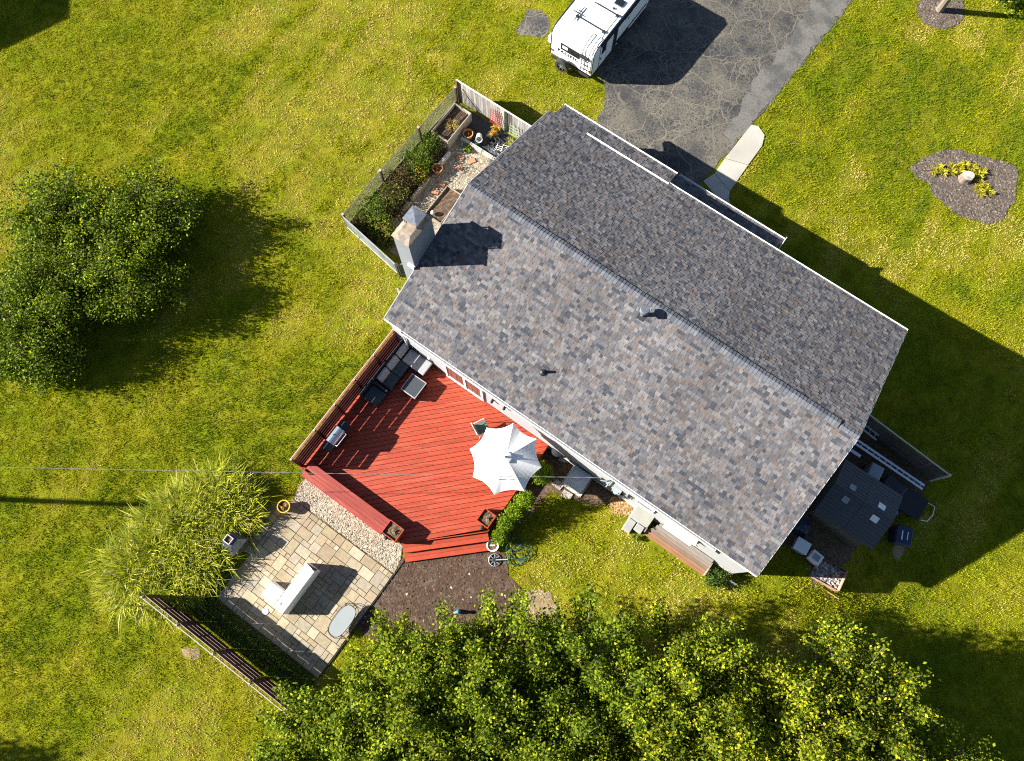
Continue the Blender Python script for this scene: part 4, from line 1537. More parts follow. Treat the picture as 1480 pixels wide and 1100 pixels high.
# picket fence (grey boards) and mesh fence
pk = thing('picket_fence', 'weathered grey board fence closing the garden beside the driveway lawn', 'fence', U(-4.93, 11.5, 0))
x = .12
pr2 = random.Random(4)
while x < 5.1:
    w = .14
    c = jit(pr2.choice([(.23, .215, .195), (.19, .18, .16), (.26, .24, .21), (.16, .15, .135)]), .12, pr2)
    if abs(x - 3.0) < .08:
        c = (.06, .055, .05)
    MB().box(x, x + w - .012, -.012, .012, .05, 1.58 + pr2.uniform(-.012, .012), c).build('picket', M['greywood'], pk)
    x += w
for x in (.05, 2.75, 5.0):
    MB().box(x - .05, x + .05, -.115, -.014 if x > 1 else .05, -.1, 1.62, (.33, .31, .28) if x > 1 else (.12, .06, .03)).build('post', M['greywood'], pk)
for z in (.35, 1.3):
    MB().box(.1, 5.1, .014, .05, z, z + .09, (.3, .28, .25)).build('rail', M['greywood'], pk)
MB().box(-.02, 5.12, -.03, .03, 1.597, 1.625, (.62, .58, .50)).build('cap_rail', M['greywood'], pk)
sh_ = MB()
sh_.beam((.35, -.05, 1.25), (1.5, -.12, .05), .03, .03, (.05, .04, .03))
sh_.build('brace', M['greywood'], pk)


def mesh_panel(p, q, h, parent, step=.055):
    """wire netting between two posts, as real crossing wires joined into one part"""
    p, q = Vector(p), Vector(q)
    L = (q - p).length
    d = (q - p) / L
    g = MB()
    k = 0
    n = int(L / step)
    for i in range(n + 1):
        a = p + d * (i * L / n)
        g.beam(a + Vector((0, 0, .04)), a + Vector((0, 0, h - .03)), .010, .006, up=(d.y, -d.x, 0))
    for j in range(int(h / step)):
        z = .05 + j * step
        g.beam(p + Vector((0, 0, z)), q + Vector((0, 0, z)), .006, .010)
    return g.build('netting', M['mesh'], parent, kind='stuff')


mf = thing('mesh_fence', 'wire mesh fence with thin rail and brown posts along the garden lawn edge', 'fence', U(-5.17, 3.18, 0))
mv = [0, 2.71, 5.5, 8.22]
mu = [0, .02, .10, .22]
for i, v in enumerate(mv):
    MB().box(mu[i] - .05, mu[i] + .05, v - .05, v + .05, -.1, 1.16, (.07, .05, .04)).build('post', M['greywood'], mf)
    MB().box(mu[i] - .055, mu[i] + .055, v - .055, v + .055, 1.162, 1.20, (.42, .25, .2) if i != 1 else (.35, .38, .42)).build('post_cap', M['greywood'], mf)
for i in range(3):
    a, c = (mu[i], mv[i] + .055, 0), (mu[i + 1], mv[i + 1] - .055, 0)
    mesh_panel(a, c, 1.1, mf)
    MB().beam((a[0], a[1], 1.12), (c[0], c[1], 1.12), .035, .03, (.12, .105, .085)).build('rail', M['greywood'], mf)
    MB().beam((a[0] - .03, a[1], .06), (c[0] - .03, c[1], .06), .03, .1, (.3, .27, .2)).build('kick_board', M['greywood'], mf)
pn = thing('panel_fence', 'pale translucent panel fence at the garden end beside the chimney', 'fence', U(-5.15, 3.12, 0), ANG - .14)
for i in range(4):
    x0, x1 = .06 + i * .83, .06 + (i + 1) * .83 - .01
    MB().box(x0, x1, -.015, .0, .12, 1.08).build('panel', mat('pale_panel', (.12, .135, .14), .6, .75, 1.6), pn)
MB().box(.03, 3.42, -.03, .02, 1.085, 1.12, (.25, .25, .24)).build('top_rail', M['greywood'], pn)
MB().box(.03, 3.42, -.03, .02, .02, .115, (.42, .4, .35)).build('bottom_rail', M['greywood'], pn)
MB().box(3.40, 3.55, -.06, .08, -.1, 1.2, (.03, .028, .026)).build('post', M['greywood'], pn)
gt = thing('garden_gate', 'dark mesh garden gate between the pale panel and the chimney', 'gate', U(-1.66, 2.62, 0), ANG + 1.1)
b = MB()
for x0, x1, z0, z1 in ((0, .04, .05, 1.15), (.86, .90, .05, 1.15), (.041, .859, .05, .09), (.041, .859, 1.11, 1.15)):
    b.box(x0, x1, -.02, .02, z0, z1, (.22, .2, .16))
b.build('frame', M['greywood'], gt)
mesh_panel((.045, 0, .06), (.855, 0, .06), 1.04, gt, .06)
q = thing('board_stack', 'short grey boards leaning on the chimney foot', 'boards', U(-.95, 1.75, 0), ANG)
for k in range(3):
    MB().box(-.05 + k * .12, .05 + k * .12, -.02, .02, 0, 1.25 - .1 * k, (.3, .28, .25)).build('board', M['greywood'], q)

# ------------------------------------------------------------------ camper
cp = thing('camper_trailer', 'small white travel trailer with rear spare wheel parked on the driveway', 'camper', UG(-1.48, 16.0))
cp.rotation_euler = (0, 0, ANG)
HW = 1.18
prof = [(0, .52), (0, 1.84), (.04, 1.98), (.12, 2.09), (.26, 2.17), (.5, 2.22), (1.3, 2.25), (4.4, 2.25), (4.85, 2.05), (5.1, 1.6), (5.12, .8), (4.9, .52)]
MB().xprism(prof[::-1], -HW, HW).build('body', M['camper'], cp)
inset = [(y + (.05 if y < 2.5 else -.05), z) for y, z in prof]
inset = [(y, min(z, 2.15)) for y, z in inset]
MB().xprism(inset[::-1], HW + .001, HW + .012).build('side_panel', M['camperside'], cp)
MB().xprism(inset[::-1], -HW - .012, -HW - .001).build('side_panel', M['camperside'], cp)
# black trim following the roofline on both sides
for s_ in (-1, 1):
    tr_ = MB()
    for a, c in zip(prof[:10], prof[1:11]):
        tr_.beam((s_ * (HW + .0), a[0], a[1] + .01), (s_ * (HW + .0), c[0], c[1] + .01), .035, .03)
    tr_.build('edge_trim', M['black'], cp)
wb = MB()
wb.box(-.62, .44, -.035, -.004, 1.20, 1.62)
rw = wb.build('rear_window', M['black'], cp, bev=.012)
MB().box(-.57, .39, -.042, -.036, 1.25, 1.57).build('pane', M['glass'], rw)
MB().box(-.50, -.22, -.046, -.043, 1.36, 1.54).build('blind', M['cover'], rw)
cu_ = bpy.data.curves.new('lettering', 'FONT')
cu_.body = 'PACIFIC'
cu_.size = .25
cu_.offset = .008
cu_.extrude = .006
cu_.space_character = 1.35
lt = bpy.data.objects.new('lettering', cu_)
COL.objects.link(lt)
lt.parent = cp
me_ = bpy.data.meshes.new_from_object(lt)
bpy.data.objects.remove(lt)
lt = bpy.data.objects.new('lettering', me_)
COL.objects.link(lt)
lt.parent = cp
lt.location = (-.78, -.012, .95)
print('LETTER', len(me_.vertices))
lt.rotation_euler = (math.radians(90), 0, 0)
lt.data.materials.append(M['darkmetal'])
ld = MB()
for x in (.62, .98):
    ld.tube([(x, -.02, .62), (x, -.09, .7), (x, -.09, 1.85), (x, .0, 2.12), (x, .25, 2.28), (x, .75, 2.32), (x, .85, 2.24)], .02, 6)
for z in (.85, 1.15, 1.42):
    ld.tube([(.62, -.09, z), (.98, -.09, z)], .02, 6)
ld.build('ladder', M['darkmetal'], cp)
MB().box(.50, .92, -.14, -.02, 1.55, 1.68).build('camera_bracket', M['darkmetal'], cp)
for x in (-1.08, 1.08):
    MB().box(x - .06, x + .06, -.025, -.003, .70, .84).build('tail_lamp', M['redplastic'], cp)
MB().box(-1.05, 1.1, -.10, -.02, .36, .46).build('bumper', M['darkmetal'], cp)


def wheel(parent, loc, r, w, axis, name='wheel'):
    b = MB()
    b.lathe([(r * .60, -w / 2), (r * .92, -w / 2), (r, -w * .32), (r, w * .32), (r * .92, w / 2), (r * .60, w / 2)], 26, capb=False, capt=False)
    rot = (math.radians(90), 0, 0) if axis == 'y' else (0, math.radians(90), 0)
    o = b.build(name, M['rubber'], parent, loc=loc, rot=rot)
    h = MB()
    h.lathe([(r * .60, -w * .35), (r * .56, w * .1), (r * .2, w * .18), (r * .12, w * .45), (0.01, w * .46)], 18)
    for k in range(6):
        t = k * math.pi / 3
        h.beam((r * .15 * math.cos(t), r * .15 * math.sin(t), w * .3), (r * .56 * math.cos(t), r * .56 * math.sin(t), w * .3), r * .16, w * .2)
    h.build('rim', M['steel'], o)
    return o


wheel(cp, (-.26, -.33, .56), .37, .24, 'y', 'spare_wheel')
MB().beam((-.26, -.2, .50), (-.26, -.03, .46), .1, .06).build('wheel_bracket', M['darkmetal'], cp)
for x in (-.95, .95):
    wheel(cp, (x, 2.75, .36), .36, .24, 'x')
MB().box(-1.0, 1.0, .1, 4.8, .40, .515).build('chassis', M['darkmetal'], cp)
b = MB()
for x in (-.5, .5):
    b.beam((x, 4.8, .45), (0, 6.0, .45), .08, .1)
b.build('hitch', M['darkmetal'], cp)
dr_ = MB()
dr_.box(HW + .013, HW + .03, .62, 1.20, .56, 2.02)
dd = dr_.build('door', M['camperside'], cp, bev=.01)
MB().box(HW + .031, HW + .038, .72, 1.10, 1.30, 1.85).build('window', M['glass'], dd)
MB().box(HW + .031, HW + .06, .66, .72, 1.05, 1.16).build('handle', M['black'], dd)
b = MB()
b.box(HW + .013, HW + .022, .585, .618, .54, 2.05)
b.box(HW + .013, HW + .022, 1.202, 1.235, .54, 2.05)
b.build('door_gap', M['black'], cp)
MB().box(HW + .013, HW + .12, .55, 4.5, 2.06, 2.17).build('awning', M['darkmetal'], cp)
MB().box(HW + .013, HW + .10, 1.78, 1.95, .55, 2.055).build('awning_arm', M['black'], cp)
MB().box(HW + .013, HW + .05, 1.96, 4.8, .80, .83).build('trim_line', M['black'], cp)
MB().box(HW + .013, HW + .03, 2.25, 3.25, .50, .79).build('wheel_arch', M['black'], cp)
for y0, z0 in ((2.1, .66), (3.6, .70), (3.0, 1.5)):
    MB().box(HW + .013, HW + .03, y0, y0 + .10, z0, z0 + .08).build('hatch_latch', M['black'], cp)
MB().box(HW + .013, HW + .02, 2.7, 3.4, 1.72, 1.78).build('badge', M['darkmetal'], cp)
MB().box(-HW - .34, -HW - .013, .25, .85, .75, 1.15).build('fender_box', M['camperside'], cp, bev=.03)
rk = MB()
rk.beam((-.55, 1.15, 2.32), (.92, 1.15, 2.32), .045, .035)
rk.beam((-.30, 2.25, 2.32), (.95, 2.25, 2.32), .045, .035)
rk.beam((.92, .75, 2.31), (.92, 2.3, 2.31), .02, .02)
rk.beam((-.55, .9, 2.31), (-.55, 1.75, 2.31), .04, .03)
rk.beam((-.9, 1.30, 2.32), (-.35, 1.30, 2.32), .03, .03)
rk.beam((-.8, 1.45, 2.31), (-.45, 1.45, 2.31), .025, .02)
for x, y in ((.92, 1.15), (.95, 2.25), (-.55, 1.15)):
    rk.box(x - .06, x + .06, y - .06, y + .06, 2.235, 2.345)
rk.build('roof_rack', M['darkmetal'], cp)
MB().box(.45, .85, 2.75, 3.1, 2.235, 2.33).build('roof_vent', M['glass'], cp)
MB().lathe([(.05, 2.235), (.05, 2.32)], 10, (.6, 2.5, 0)).build('vent_plug', M['black'], cp)

# ------------------------------------------------------------------ side yard south of the deck
ac = thing('air_conditioner', 'grey air conditioning unit on a small pad in the wall shade', 'air conditioner', UG(10.12, -.48))
MB().box(-.40, .40, -.42, .40, .08, .72).build('cabinet', M['ac'], ac, bev=.05)
MB().box(-.42, .42, -.44, .42, .721, .76).build('top_cover', mat('ac_top', (.30, .35, .38), .55, .08), ac, bev=.03)
MB().box(-.5, .5, -.5, .48, -.05, .075).build('pad', M['concrete'], ac)
for i, (u, v, lb) in enumerate(((9.55, -1.05, 'pale flat stone at the left front of the air conditioner'), (10.1, -1.2, 'larger pale flat stone in front of the air conditioner'),
                                (9.1, .0, 'square flat stone between the evergreens and the air conditioner'))):
    q = thing('stepping_stone', lb, 'stone', UG(u, v), ANG + .2 * i)
    MB().prism([(-.22, -.15), (.2, -.17), (.24, .12), (-.18, .16)], 0, .07).build('stone', M['rock'], q, bev=.015)
q = thing('round_bin', 'dark round bin in the shade between the deck end and the air conditioner', 'bin', UG(8.75, .02), 0)
MB().lathe([(.2, 0), (.24, .5), (.26, .52), (.25, .58), (.05, .62)], 20).build('bin', M['black'], q)
ht = thing('cellar_hatch', 'pale grey angular cellar hatch against the house wall', 'hatch', UG(13.15, -.2))
b = MB()
b.raw([(-.42, -.30, 0), (.42, -.30, 0), (.42, .30, 0), (-.42, .30, 0), (-.42, -.28, .58), (.42, -.28, .58), (.42, .30, .78), (-.42, .30, .78)],
      [(0, 1, 5, 4), (1, 2, 6, 5), (2, 3, 7, 6), (3, 0, 4, 7), (4, 5, 6, 7)])
b.build('frame', M['hatchc'], ht, bev=.02)
b = MB()
b.raw([(-.40, -.27, .60), (.40, -.27, .60), (.40, .28, .80), (-.40, .28, .80), (-.40, -.27, .63), (.40, -.27, .63), (.40, .28, .83), (-.40, .28, .83)],
      [(0, 1, 5, 4), (1, 2, 6, 5), (2, 3, 7, 6), (3, 0, 4, 7), (4, 5, 6, 7)])
b.build('lid', mat('hatch_lid', (.22, .215, .19), .7, .12, 3), ht)
MB().box(-.40, -.05, -.85, -.31, 0, .30).build('step', M['hatchc'], ht, bev=.02)
MB().box(.0, .34, -.62, -.31, 0, .42).build('step', M['hatchc'], ht, bev=.02)
MB().tube([(.36, -.32, .62), (.36, -.36, .66), (.30, -.36, .66)], .03, 6).build('handle', M['darkmetal'], ht)
wl = thing('plank_cover', 'long sloping cover of brown and grey planks along the house wall', 'cover', UG(15.05, -.36))
for k in range(6):
    v0 = -.36 + k * .118
    z0 = .16 + k * .075
    q = MB()
    c = [(.16, .072, .035), (.165, .09, .05), (.13, .085, .06), (.14, .112, .09), (.15, .13, .108), (.15, .138, .116)][k]
    x0 = -1.5 + .07 * k
    q.raw([(x0, v0, z0), (1.42, v0, z0), (1.42, v0 + .112, z0 + .072), (x0, v0 + .112, z0 + .072), (x0, v0, z0 - .03), (1.42, v0, z0 - .03), (1.42, v0 + .112, z0 + .042), (x0, v0 + .112, z0 + .042)],
          [(0, 1, 2, 3), (4, 5, 1, 0), (5, 6, 2, 1), (6, 7, 3, 2), (7, 4, 0, 3), (7, 6, 5, 4)], jit(c, .08))
    q.build('plank', M['lid'], wl)
MB().box(1.43, 1.47, -.36, .34, 0, .5).build('end_board', M['timber'], wl)
MB().box(-1.5, -1.46, -.30, .30, 0, .45).build('end_board', M['timber'], wl)
MB().box(-1.45, 1.42, -.34, -.31, 0, .125).build('front_board', M['timber'], wl)
small_plant('shrub', 'round dark green shrub at the end of the plank cover by the house corner', 'shrub', UG(16.95, -.55), .48, .8, 1500, .085, [(.035, .065, .012), (.06, .10, .018), (.09, .14, .02)], (3, 3, 2), 61)
q = thing('trellis', 'small white wire trellis in the dark corner below the eave', 'trellis', UG(17.6, -.28), ANG)
for k in range(3):
    MB().beam((-.1 + k * .1, 0, .02), (-.1 + k * .1, .0, .6), .008, .008).build('upright', M['ac'], q)
for k in range(5):
    MB().beam((-.16, -.02, .12 + k * .11), (.16, -.02, .12 + k * .11), .008, .008).build('crossbar', M['ac'], q)
small_plant('weed', 'pale green weed clump beside the cellar hatch steps', 'plant', UG(13.45, -1.0), .2, .3, 140, .10, [(.17, .22, .03), (.12, .17, .02)], (1, 1), 62)
lv = sheet('leaf_litter', rough_poly(pxpoly([(885, 722), (898, 712), (915, 727), (914, 745), (900, 742), (886, 738)]), .05, .2, 4), .02, M['soil'])
chips('dry_leaves', pxpoly([(882, 722), (898, 708), (918, 727), (916, 748), (900, 744), (882, 740)]), 600, 9, [(.30, .17, .06), (.2, .11, .04), (.36, .25, .12)], (1, 1, 1), .08, M['chip'], lv, thick=.5)
# evergreens beside the deck
EV = [(.05, .10, .006), (.10, .175, .008), (.17, .25, .010), (.24, .30, .012)]
for i, (u, v, r, h, lb) in enumerate(((8.72, -1.15, .52, 1.6, 'rounded evergreen shrub shaded behind the parasol edge'), (8.85, -2.55, .44, 1.9, 'upright evergreen shrub touching the parasol'),
                                      (8.78, -3.15, .42, 1.8, 'middle bright evergreen shrub beside the deck edge'), (8.72, -3.72, .42, 1.55, 'bright evergreen shrub beside the deck planter'),
                                      (8.80, -4.25, .36, 1.05, 'lowest evergreen shrub by the deck steps'))):
    small_plant('evergreen_shrub', lb, 'shrub', UG(u, v), r, h, 3200, .075, EV, (2, 3, 3, 1.4), 70 + i, asp=.4)
# hose reel, hose, birdbath
q = thing('plant_saucer', 'white round planter bowl with dark soil beside the deck steps', 'bowl', UG(8.78, -4.72), 0)
MB().lathe([(.14, 0), (.24, .22), (.26, .24), (.22, .24), (.18, .18)], 20, capt=False).build('bowl', M['cover'], q)
MB().lathe([(.01, .19), (.18, .2)], 14, capb=False, capt=False).build('soil', M['soil'], q)
MB().box(-.1, .1, -.025, .025, .2, .235).build('plant_label', M['cover'], q)
q = thing('hose_reel', 'grey round hose reel lying at the corner of the mulch and the deck steps', 'hose reel', UG(9.18, -5.15), 0)
MB().lathe([(.26, .05), (.26, .08), (.24, .09), (.24, .05)], 22, capb=False, capt=False).build('flange', M['ac'], q)
for k in range(4):
    t_ = k * math.pi / 4
    MB().beam((-.24 * math.cos(t_), -.24 * math.sin(t_), .075), (.24 * math.cos(t_), .24 * math.sin(t_), .075), .018, .016).build('spoke', M['ac'], q)
MB().lathe([(.08, .04), (.08, .16)], 14).build('hub', M['darkmetal'], q)
MB().beam((.05, .0, .17), (.55, .02, .17), .04, .03).build('crank', M['aluminium'], q)
hz = MB()
rr = random.Random(8)
for k in range(7):
    cx, cy = .2 + rr.uniform(-.25, .5), .2 + rr.uniform(-.3, .3)
    r_ = rr.uniform(.28, .55)
    e_ = rr.uniform(.5, .95)
    th0 = rr.uniform(0, 3)
    hz.tube([(cx + r_ * math.cos(a_ / 3.2 + th0), cy + e_ * r_ * math.sin(a_ / 3.2 + th0), .05 + .012 * k + .02 * math.sin(a_ * .7)) for a_ in range(21)], .014, 6)
q = thing('garden_hose', 'loose coils of dark green garden hose on the grass by the deck steps', 'hose', UG(9.65, -4.65), 0)
hz.build('coil', M['hose'], q)
# ornament under the trees
q = thing('blue_ornament', 'small blue and white garden ornament half hidden under the tree leaves', 'ornament', G(663, 884), .3)
MB().lathe([(.10, 0), (.09, .12), (.05, .25), (.08, .34), (.02, .42)], 12).build('body', mat('blue_glaze', (.04, .18, .25), .35, .2, 4), q)
MB().box(-.2, -.06, -.03, .05, .2, .3).build('wing', M['ac'], q)

# ------------------------------------------------------------------ shed yard at the east gable
def UT(u, v, dz=0.0):
    return UG(u, v, dz)


SBZ = UT(20.0, 5.2).z
sd = thing('shed', 'dark resin storage shed with ridged roof and four small skylights beside the gable', 'shed', U(20.0, 5.22, SBZ))
SH = 1.95
b = MB()
b.box(-1.18, 1.18, -1.12, 1.18, -.3, SH - .06)
b.build('wall', M['shedwall'], sd)
b = MB()
for u0, u1 in ((-1.32, -.006), (.006, 1.34)):
    for s_ in (-1, 1):
        q = MB()
        e = 1.30
        zr, ze = SH + .50, SH
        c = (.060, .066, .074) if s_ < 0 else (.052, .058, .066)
        y0, y1 = s_ * e, s_ * .004
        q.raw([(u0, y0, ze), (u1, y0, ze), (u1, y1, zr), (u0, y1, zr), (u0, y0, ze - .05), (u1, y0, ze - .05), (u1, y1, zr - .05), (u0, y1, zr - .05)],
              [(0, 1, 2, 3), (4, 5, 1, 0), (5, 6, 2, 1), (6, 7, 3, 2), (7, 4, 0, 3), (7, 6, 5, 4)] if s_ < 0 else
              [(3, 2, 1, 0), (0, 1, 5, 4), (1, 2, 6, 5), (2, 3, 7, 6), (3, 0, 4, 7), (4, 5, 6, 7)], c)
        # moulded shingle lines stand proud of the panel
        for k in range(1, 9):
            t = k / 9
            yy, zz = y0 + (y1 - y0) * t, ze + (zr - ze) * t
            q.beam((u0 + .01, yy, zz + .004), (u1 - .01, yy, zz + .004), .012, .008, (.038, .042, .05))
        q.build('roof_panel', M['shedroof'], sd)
MB().beam((-1.32, 0, SH + .512), (1.34, 0, SH + .512), .05, .02, (.045, .05, .06)).build('ridge_strip', M['shedroof'], sd)
for x in (-.62, .70):
    for s_ in (-1, 1):
        y, z = s_ * .30, SH + .5 - .30 * .5 / 1.3 + .02
        q = MB()
        mt = Matrix.Translation((x, y, z)) @ Matrix.Rotation(math.atan2(.5, 1.3) * -s_, 4, 'X')
        q.obox(mt, .15 if x > 0 else .13, .13, .012)
        q.build('skylight', M['cover'] if x > 0 else M['ac'], sd)
b = MB()
b.box(1.185, 1.21, -.7, .7, 0, 1.7)
b.build('door', M['shedwall'], sd)

f2z = UT(20.8, 8.9).z
fe = thing('board_fence', 'dark board fence closing the shed yard beside the east lawn', 'fence', U(18.2, 8.95, 0))
x = 0
while x < 4.66:
    zt = 1.15 - .10 * x - .0
    gz = UT(18.2 + x, 8.95).z
    MB().box(x, x + .135, -.012, .012, gz, gz + 1.62, jit((.085, .07, .06), .2)).build('fence_board', M['greywood'], fe)
    x += .146
g0, g1 = UT(18.2, 8.95).z, UT(22.9, 8.95).z
MB().beam((0, .015, g0 + 1.645), (4.7, .015, g1 + 1.645), .06, .035, (.40, .38, .34)).build('cap_rail', M['greywood'], fe)
MB().beam((0, -.035, g0 + .5), (4.7, -.035, g1 + .5), .04, .09, (.09, .075, .06)).build('rail', M['greywood'], fe)
MB().box(4.68, 4.78, -.05, .05, g1 - .1, g1 + 1.7, (.45, .44, .42)).build('post', M['greywood'], fe)


def ladder(label, u0, v0, u1, v1, w, zlift, m, nr, rail=.07):
    a, c = UT(u0, v0, zlift), UT(u1, v1, zlift)
    t = thing('ladder', label, 'ladder', a, 0)
    d = c - a
    L = d.length
    d = d / L
    sd_ = Vector((-d.y, d.x, 0)).normalized()
    for s_ in (-1, 1):
        MB().beam(sd_ * (s_ * w / 2), d * L + sd_ * (s_ * w / 2), rail, .05).build('rail', M[m], t)
    for k in range(nr):
        q = d * (L * (k + .5) / nr)
        MB().beam(q - sd_ * (w / 2), q + sd_ * (w / 2), .035, .03).build('rung', M[m], t)
    return t


ladder('long white ladder lying along the dark board fence', 18.6, 8.05, 22.62, 8.26, .19, .55, 'aluminium', 13, .10)
ladder('short white ladder leaning at the fence near the gable roof', 18.0, 8.72, 19.75, 8.78, .24, .85, 'aluminium', 6)
q = thing('gutter_length', 'loose pale gutter length lying beside the long ladder', 'gutter', UT(18.2, 7.55, .4), ANG)
MB().box(-.2, 1.3, -.07, .07, 0, .06).build('channel', M['aluminium'], q)


def wheelie(label, u, v, rot, m, w=.56, dpt=.62, h=.95, name='wheeled_bin', labelmark=False):
    t = thing(name, label, 'bin', UT(u, v), ANG + rot)
    b = MB()
    a, c = w / 2, dpt / 2
    b.raw([(-a * .8, -c * .8, .05), (a * .8, -c * .8, .05), (a * .8, c * .8, .05), (-a * .8, c * .8, .05), (-a, -c, h), (a, -c, h), (a, c, h), (-a, c, h)],
          [(3, 2, 1, 0), (0, 1, 5, 4), (1, 2, 6, 5), (2, 3, 7, 6), (3, 0, 4, 7), (4, 5, 6, 7)])
    b.build('body', M[m], t, bev=.03)
    b = MB()
    b.raw([(-a * 1.04, -c * 1.05, h + .005), (a * 1.04, -c * 1.05, h + .005), (a * 1.04, c * 1.05, h + .005), (-a * 1.04, c * 1.05, h + .005),
           (-a * .9, -c * .9, h + .08), (a * .9, -c * .9, h + .08), (a * .9, c * .9, h + .10), (-a * .9, c * .9, h + .10)],
          [(0, 1, 5, 4), (1, 2, 6, 5), (2, 3, 7, 6), (3, 0, 4, 7), (4, 5, 6, 7), (3, 2, 1, 0)])
    ld_ = b.build('lid', M[m], t, bev=.02)
    if labelmark:
        MB().box(-a * .35, -a * .22, -c * .5, c * .5, h + .101, h + .106).build('lid_stripe', M['cover'], ld_)
        MB().box(a * .30, a * .40, -c * .4, c * .5, h + .101, h + .106).build('lid_stripe', M['cover'], ld_)
    MB().tube([(-a * .7, c * 1.06, h - .05), (-a * .7, c * 1.2, h - .02), (a * .7, c * 1.2, h - .02), (a * .7, c * 1.06, h - .05)], .016, 6).build('handle', M['darkmetal'], t)
    for s_ in (-1, 1):
        MB().tube([(s_ * a * .82, c * .8, .11), (s_ * a * .97, c * .8, .11)], .11, 14).build('wheel', M['rubber'], t)
    return t


wheelie('grey wheeled bin between the shed and the long ladder', 20.35, 7.35, .1, 'ac')
wheelie('large dark navy covered bin beside the shed corner', 21.35, 7.15, -.1, 'tarp', .95, .95, .95)
wheelie('navy wheeled bin with white lid stripes alone on the lawn side', 22.75, 5.75, .35, 'navy', .72, .78, .85, labelmark=True)
cart = thing('garden_cart', 'black garden cart with pale curved handle beside the fence end', 'cart', UT(22.45, 7.25), ANG)
MB().raw([(-.45, -.4, .3), (.45, -.4, .3), (.45, .4, .3), (-.45, .4, .3), (-.55, -.5, .75), (.55, -.5, .75), (.55, .5, .75), (-.55, .5, .75)],
         [(3, 2, 1, 0), (0, 1, 5, 4), (1, 2, 6, 5), (2, 3, 7, 6), (3, 0, 4, 7), (4, 7, 6, 5)]).build('tray', M['black'], cart, bev=.02)
MB().tube([(.56, .45, .7), (.85, .4, .85), (.92, 0, .9), (.85, -.35, .88), (.62, -.45, .85)], .02, 8).build('handle', M['white'], cart)
for s_ in (-1, 1):
    wheel(cart, (s_ * .52, 0, .2), .2, .09, 'x')
MB().box(-.03, .03, -.35, .35, .2, .295).build('axle', M['darkmetal'], cart)
gh = MB()
rr = random.Random(2)
for k in range(4):
    gh.tube([(rr.uniform(-.06, .06) + .22 * math.cos(a_ / 3), .12 * math.sin(a_ / 3) + rr.uniform(-.05, .05), .04 + .03 * k) for a_ in range(16)], .03, 6)
q = thing('green_hose', 'bright green coiled hose lying between the garden cart and the navy bin', 'hose', UT(22.05, 6.5, .0), ANG)
gh.build('coil', M['green'], q)
q = thing('folded_table', 'grey folded table leaning on the large covered bin', 'table', UT(21.85, 6.75), ANG + .5)
MB().box(-.04, .02, -.45, .45, .1, .95).build('tabletop', M['ac'], q, bev=.01)
for s_ in (-1, 1):
    MB().box(.025, .05, s_ * .35 - .015, s_ * .35 + .015, .0, .9).build('leg', M['aluminium'], q)
q = thing('paint_bucket', 'white bucket with dark hole at the shed roof corner', 'bucket', UT(21.62, 5.35, .0), 0)
b = MB()
b.lathe([(.15, 0), (.18, .40), (.185, .42), (.16, .42), (.14, .3)], 20, capt=False)
b.build('bucket', M['cover'], q)
MB().lathe([(.01, .31), (.145, .31)], 16, capb=False, capt=False).build('contents', M['black'], q)
MB().beam((-.15, 0, .425), (.15, .02, .425), .02, .01).build('stir_stick', M['cover'], q)
q = thing('storage_box', 'grey plastic storage box near the gable, leftmost of the boxes by the shed', 'box', UT(19.2, 2.65, .0), ANG + .05)
MB().box(-.28, .28, -.25, .25, 0, .45).build('box', M['ac'], q, bev=.02)
MB().box(-.30, .30, -.27, .27, .451, .50).build('lid', M['camperside'], q, bev=.015)
q = thing('cooler_box', 'white cooler box with grey lid panel beside the firewood frame', 'box', UT(19.95, 2.62, .0), ANG - .1)
MB().box(-.24, .24, -.22, .22, 0, .40).build('box', M['cover'], q, bev=.02)
MB().box(-.25, .25, -.23, .23, .401, .45).build('lid', M['cover'], q, bev=.015)
MB().box(-.15, .15, -.13, .13, .4505, .465).build('lid_panel', M['ac'], q)
q = thing('tarp_cover', 'dark blue tarp heap in the shade beside the gable', 'tarp', UT(18.8, 3.35, .0), ANG)
MB().raw([(-.4, -.35, 0), (.4, -.35, 0), (.45, .35, 0), (-.35, .4, 0), (-.3, -.25, .5), (.3, -.2, .6), (.3, .25, .5), (-.25, .3, .65), (0, .05, .75)],
         [(0, 1, 5, 4), (1, 2, 6, 5), (2, 3, 7, 6), (3, 0, 4, 7), (4, 5, 8), (5, 6, 8), (6, 7, 8), (7, 4, 8)]).build('sheet', M['navy'], q, bev=.04)
# firewood frame with kindling, sunlit at its south end
fw = thing('compost_frame', 'open wooden frame of sticks and rubble half in the sun below the shed', 'compost bin', UT(20.75, 2.35), ANG + .1)
for x0, x1, y0, y1, h, c in ((-.62, .62, -.42, -.39, .35, (.34, .2, .13)), (.60, .63, -.385, .5, .5, (.40, .25, .17)), (-.62, -.59, -.385, .5, .3, (.2, .13, .09)), (-.58, .59, .5, .53, .4, (.12, .08, .06))):
    MB().box(x0, x1, y0, y1, 0, h, c).build('side_board', M['greywood'], fw)
chips('rubble', [(-.55, -.36), (.55, -.36), (.55, .45), (-.55, .45)], 520, 15, [(.30, .29, .28), (.45, .43, .40), (.12, .1, .09), (.2, .14, .1)], (3, 2, 3, 2), .12, M['chip'], fw, zf=.22, zoff=0, thick=.8)
b = MB()
b.beam((-.5, -.5, .02), (.9, -.62, .05), .03, .03, (.35, .2, .12))
b.build('loose_stick', M['greywood'], fw)

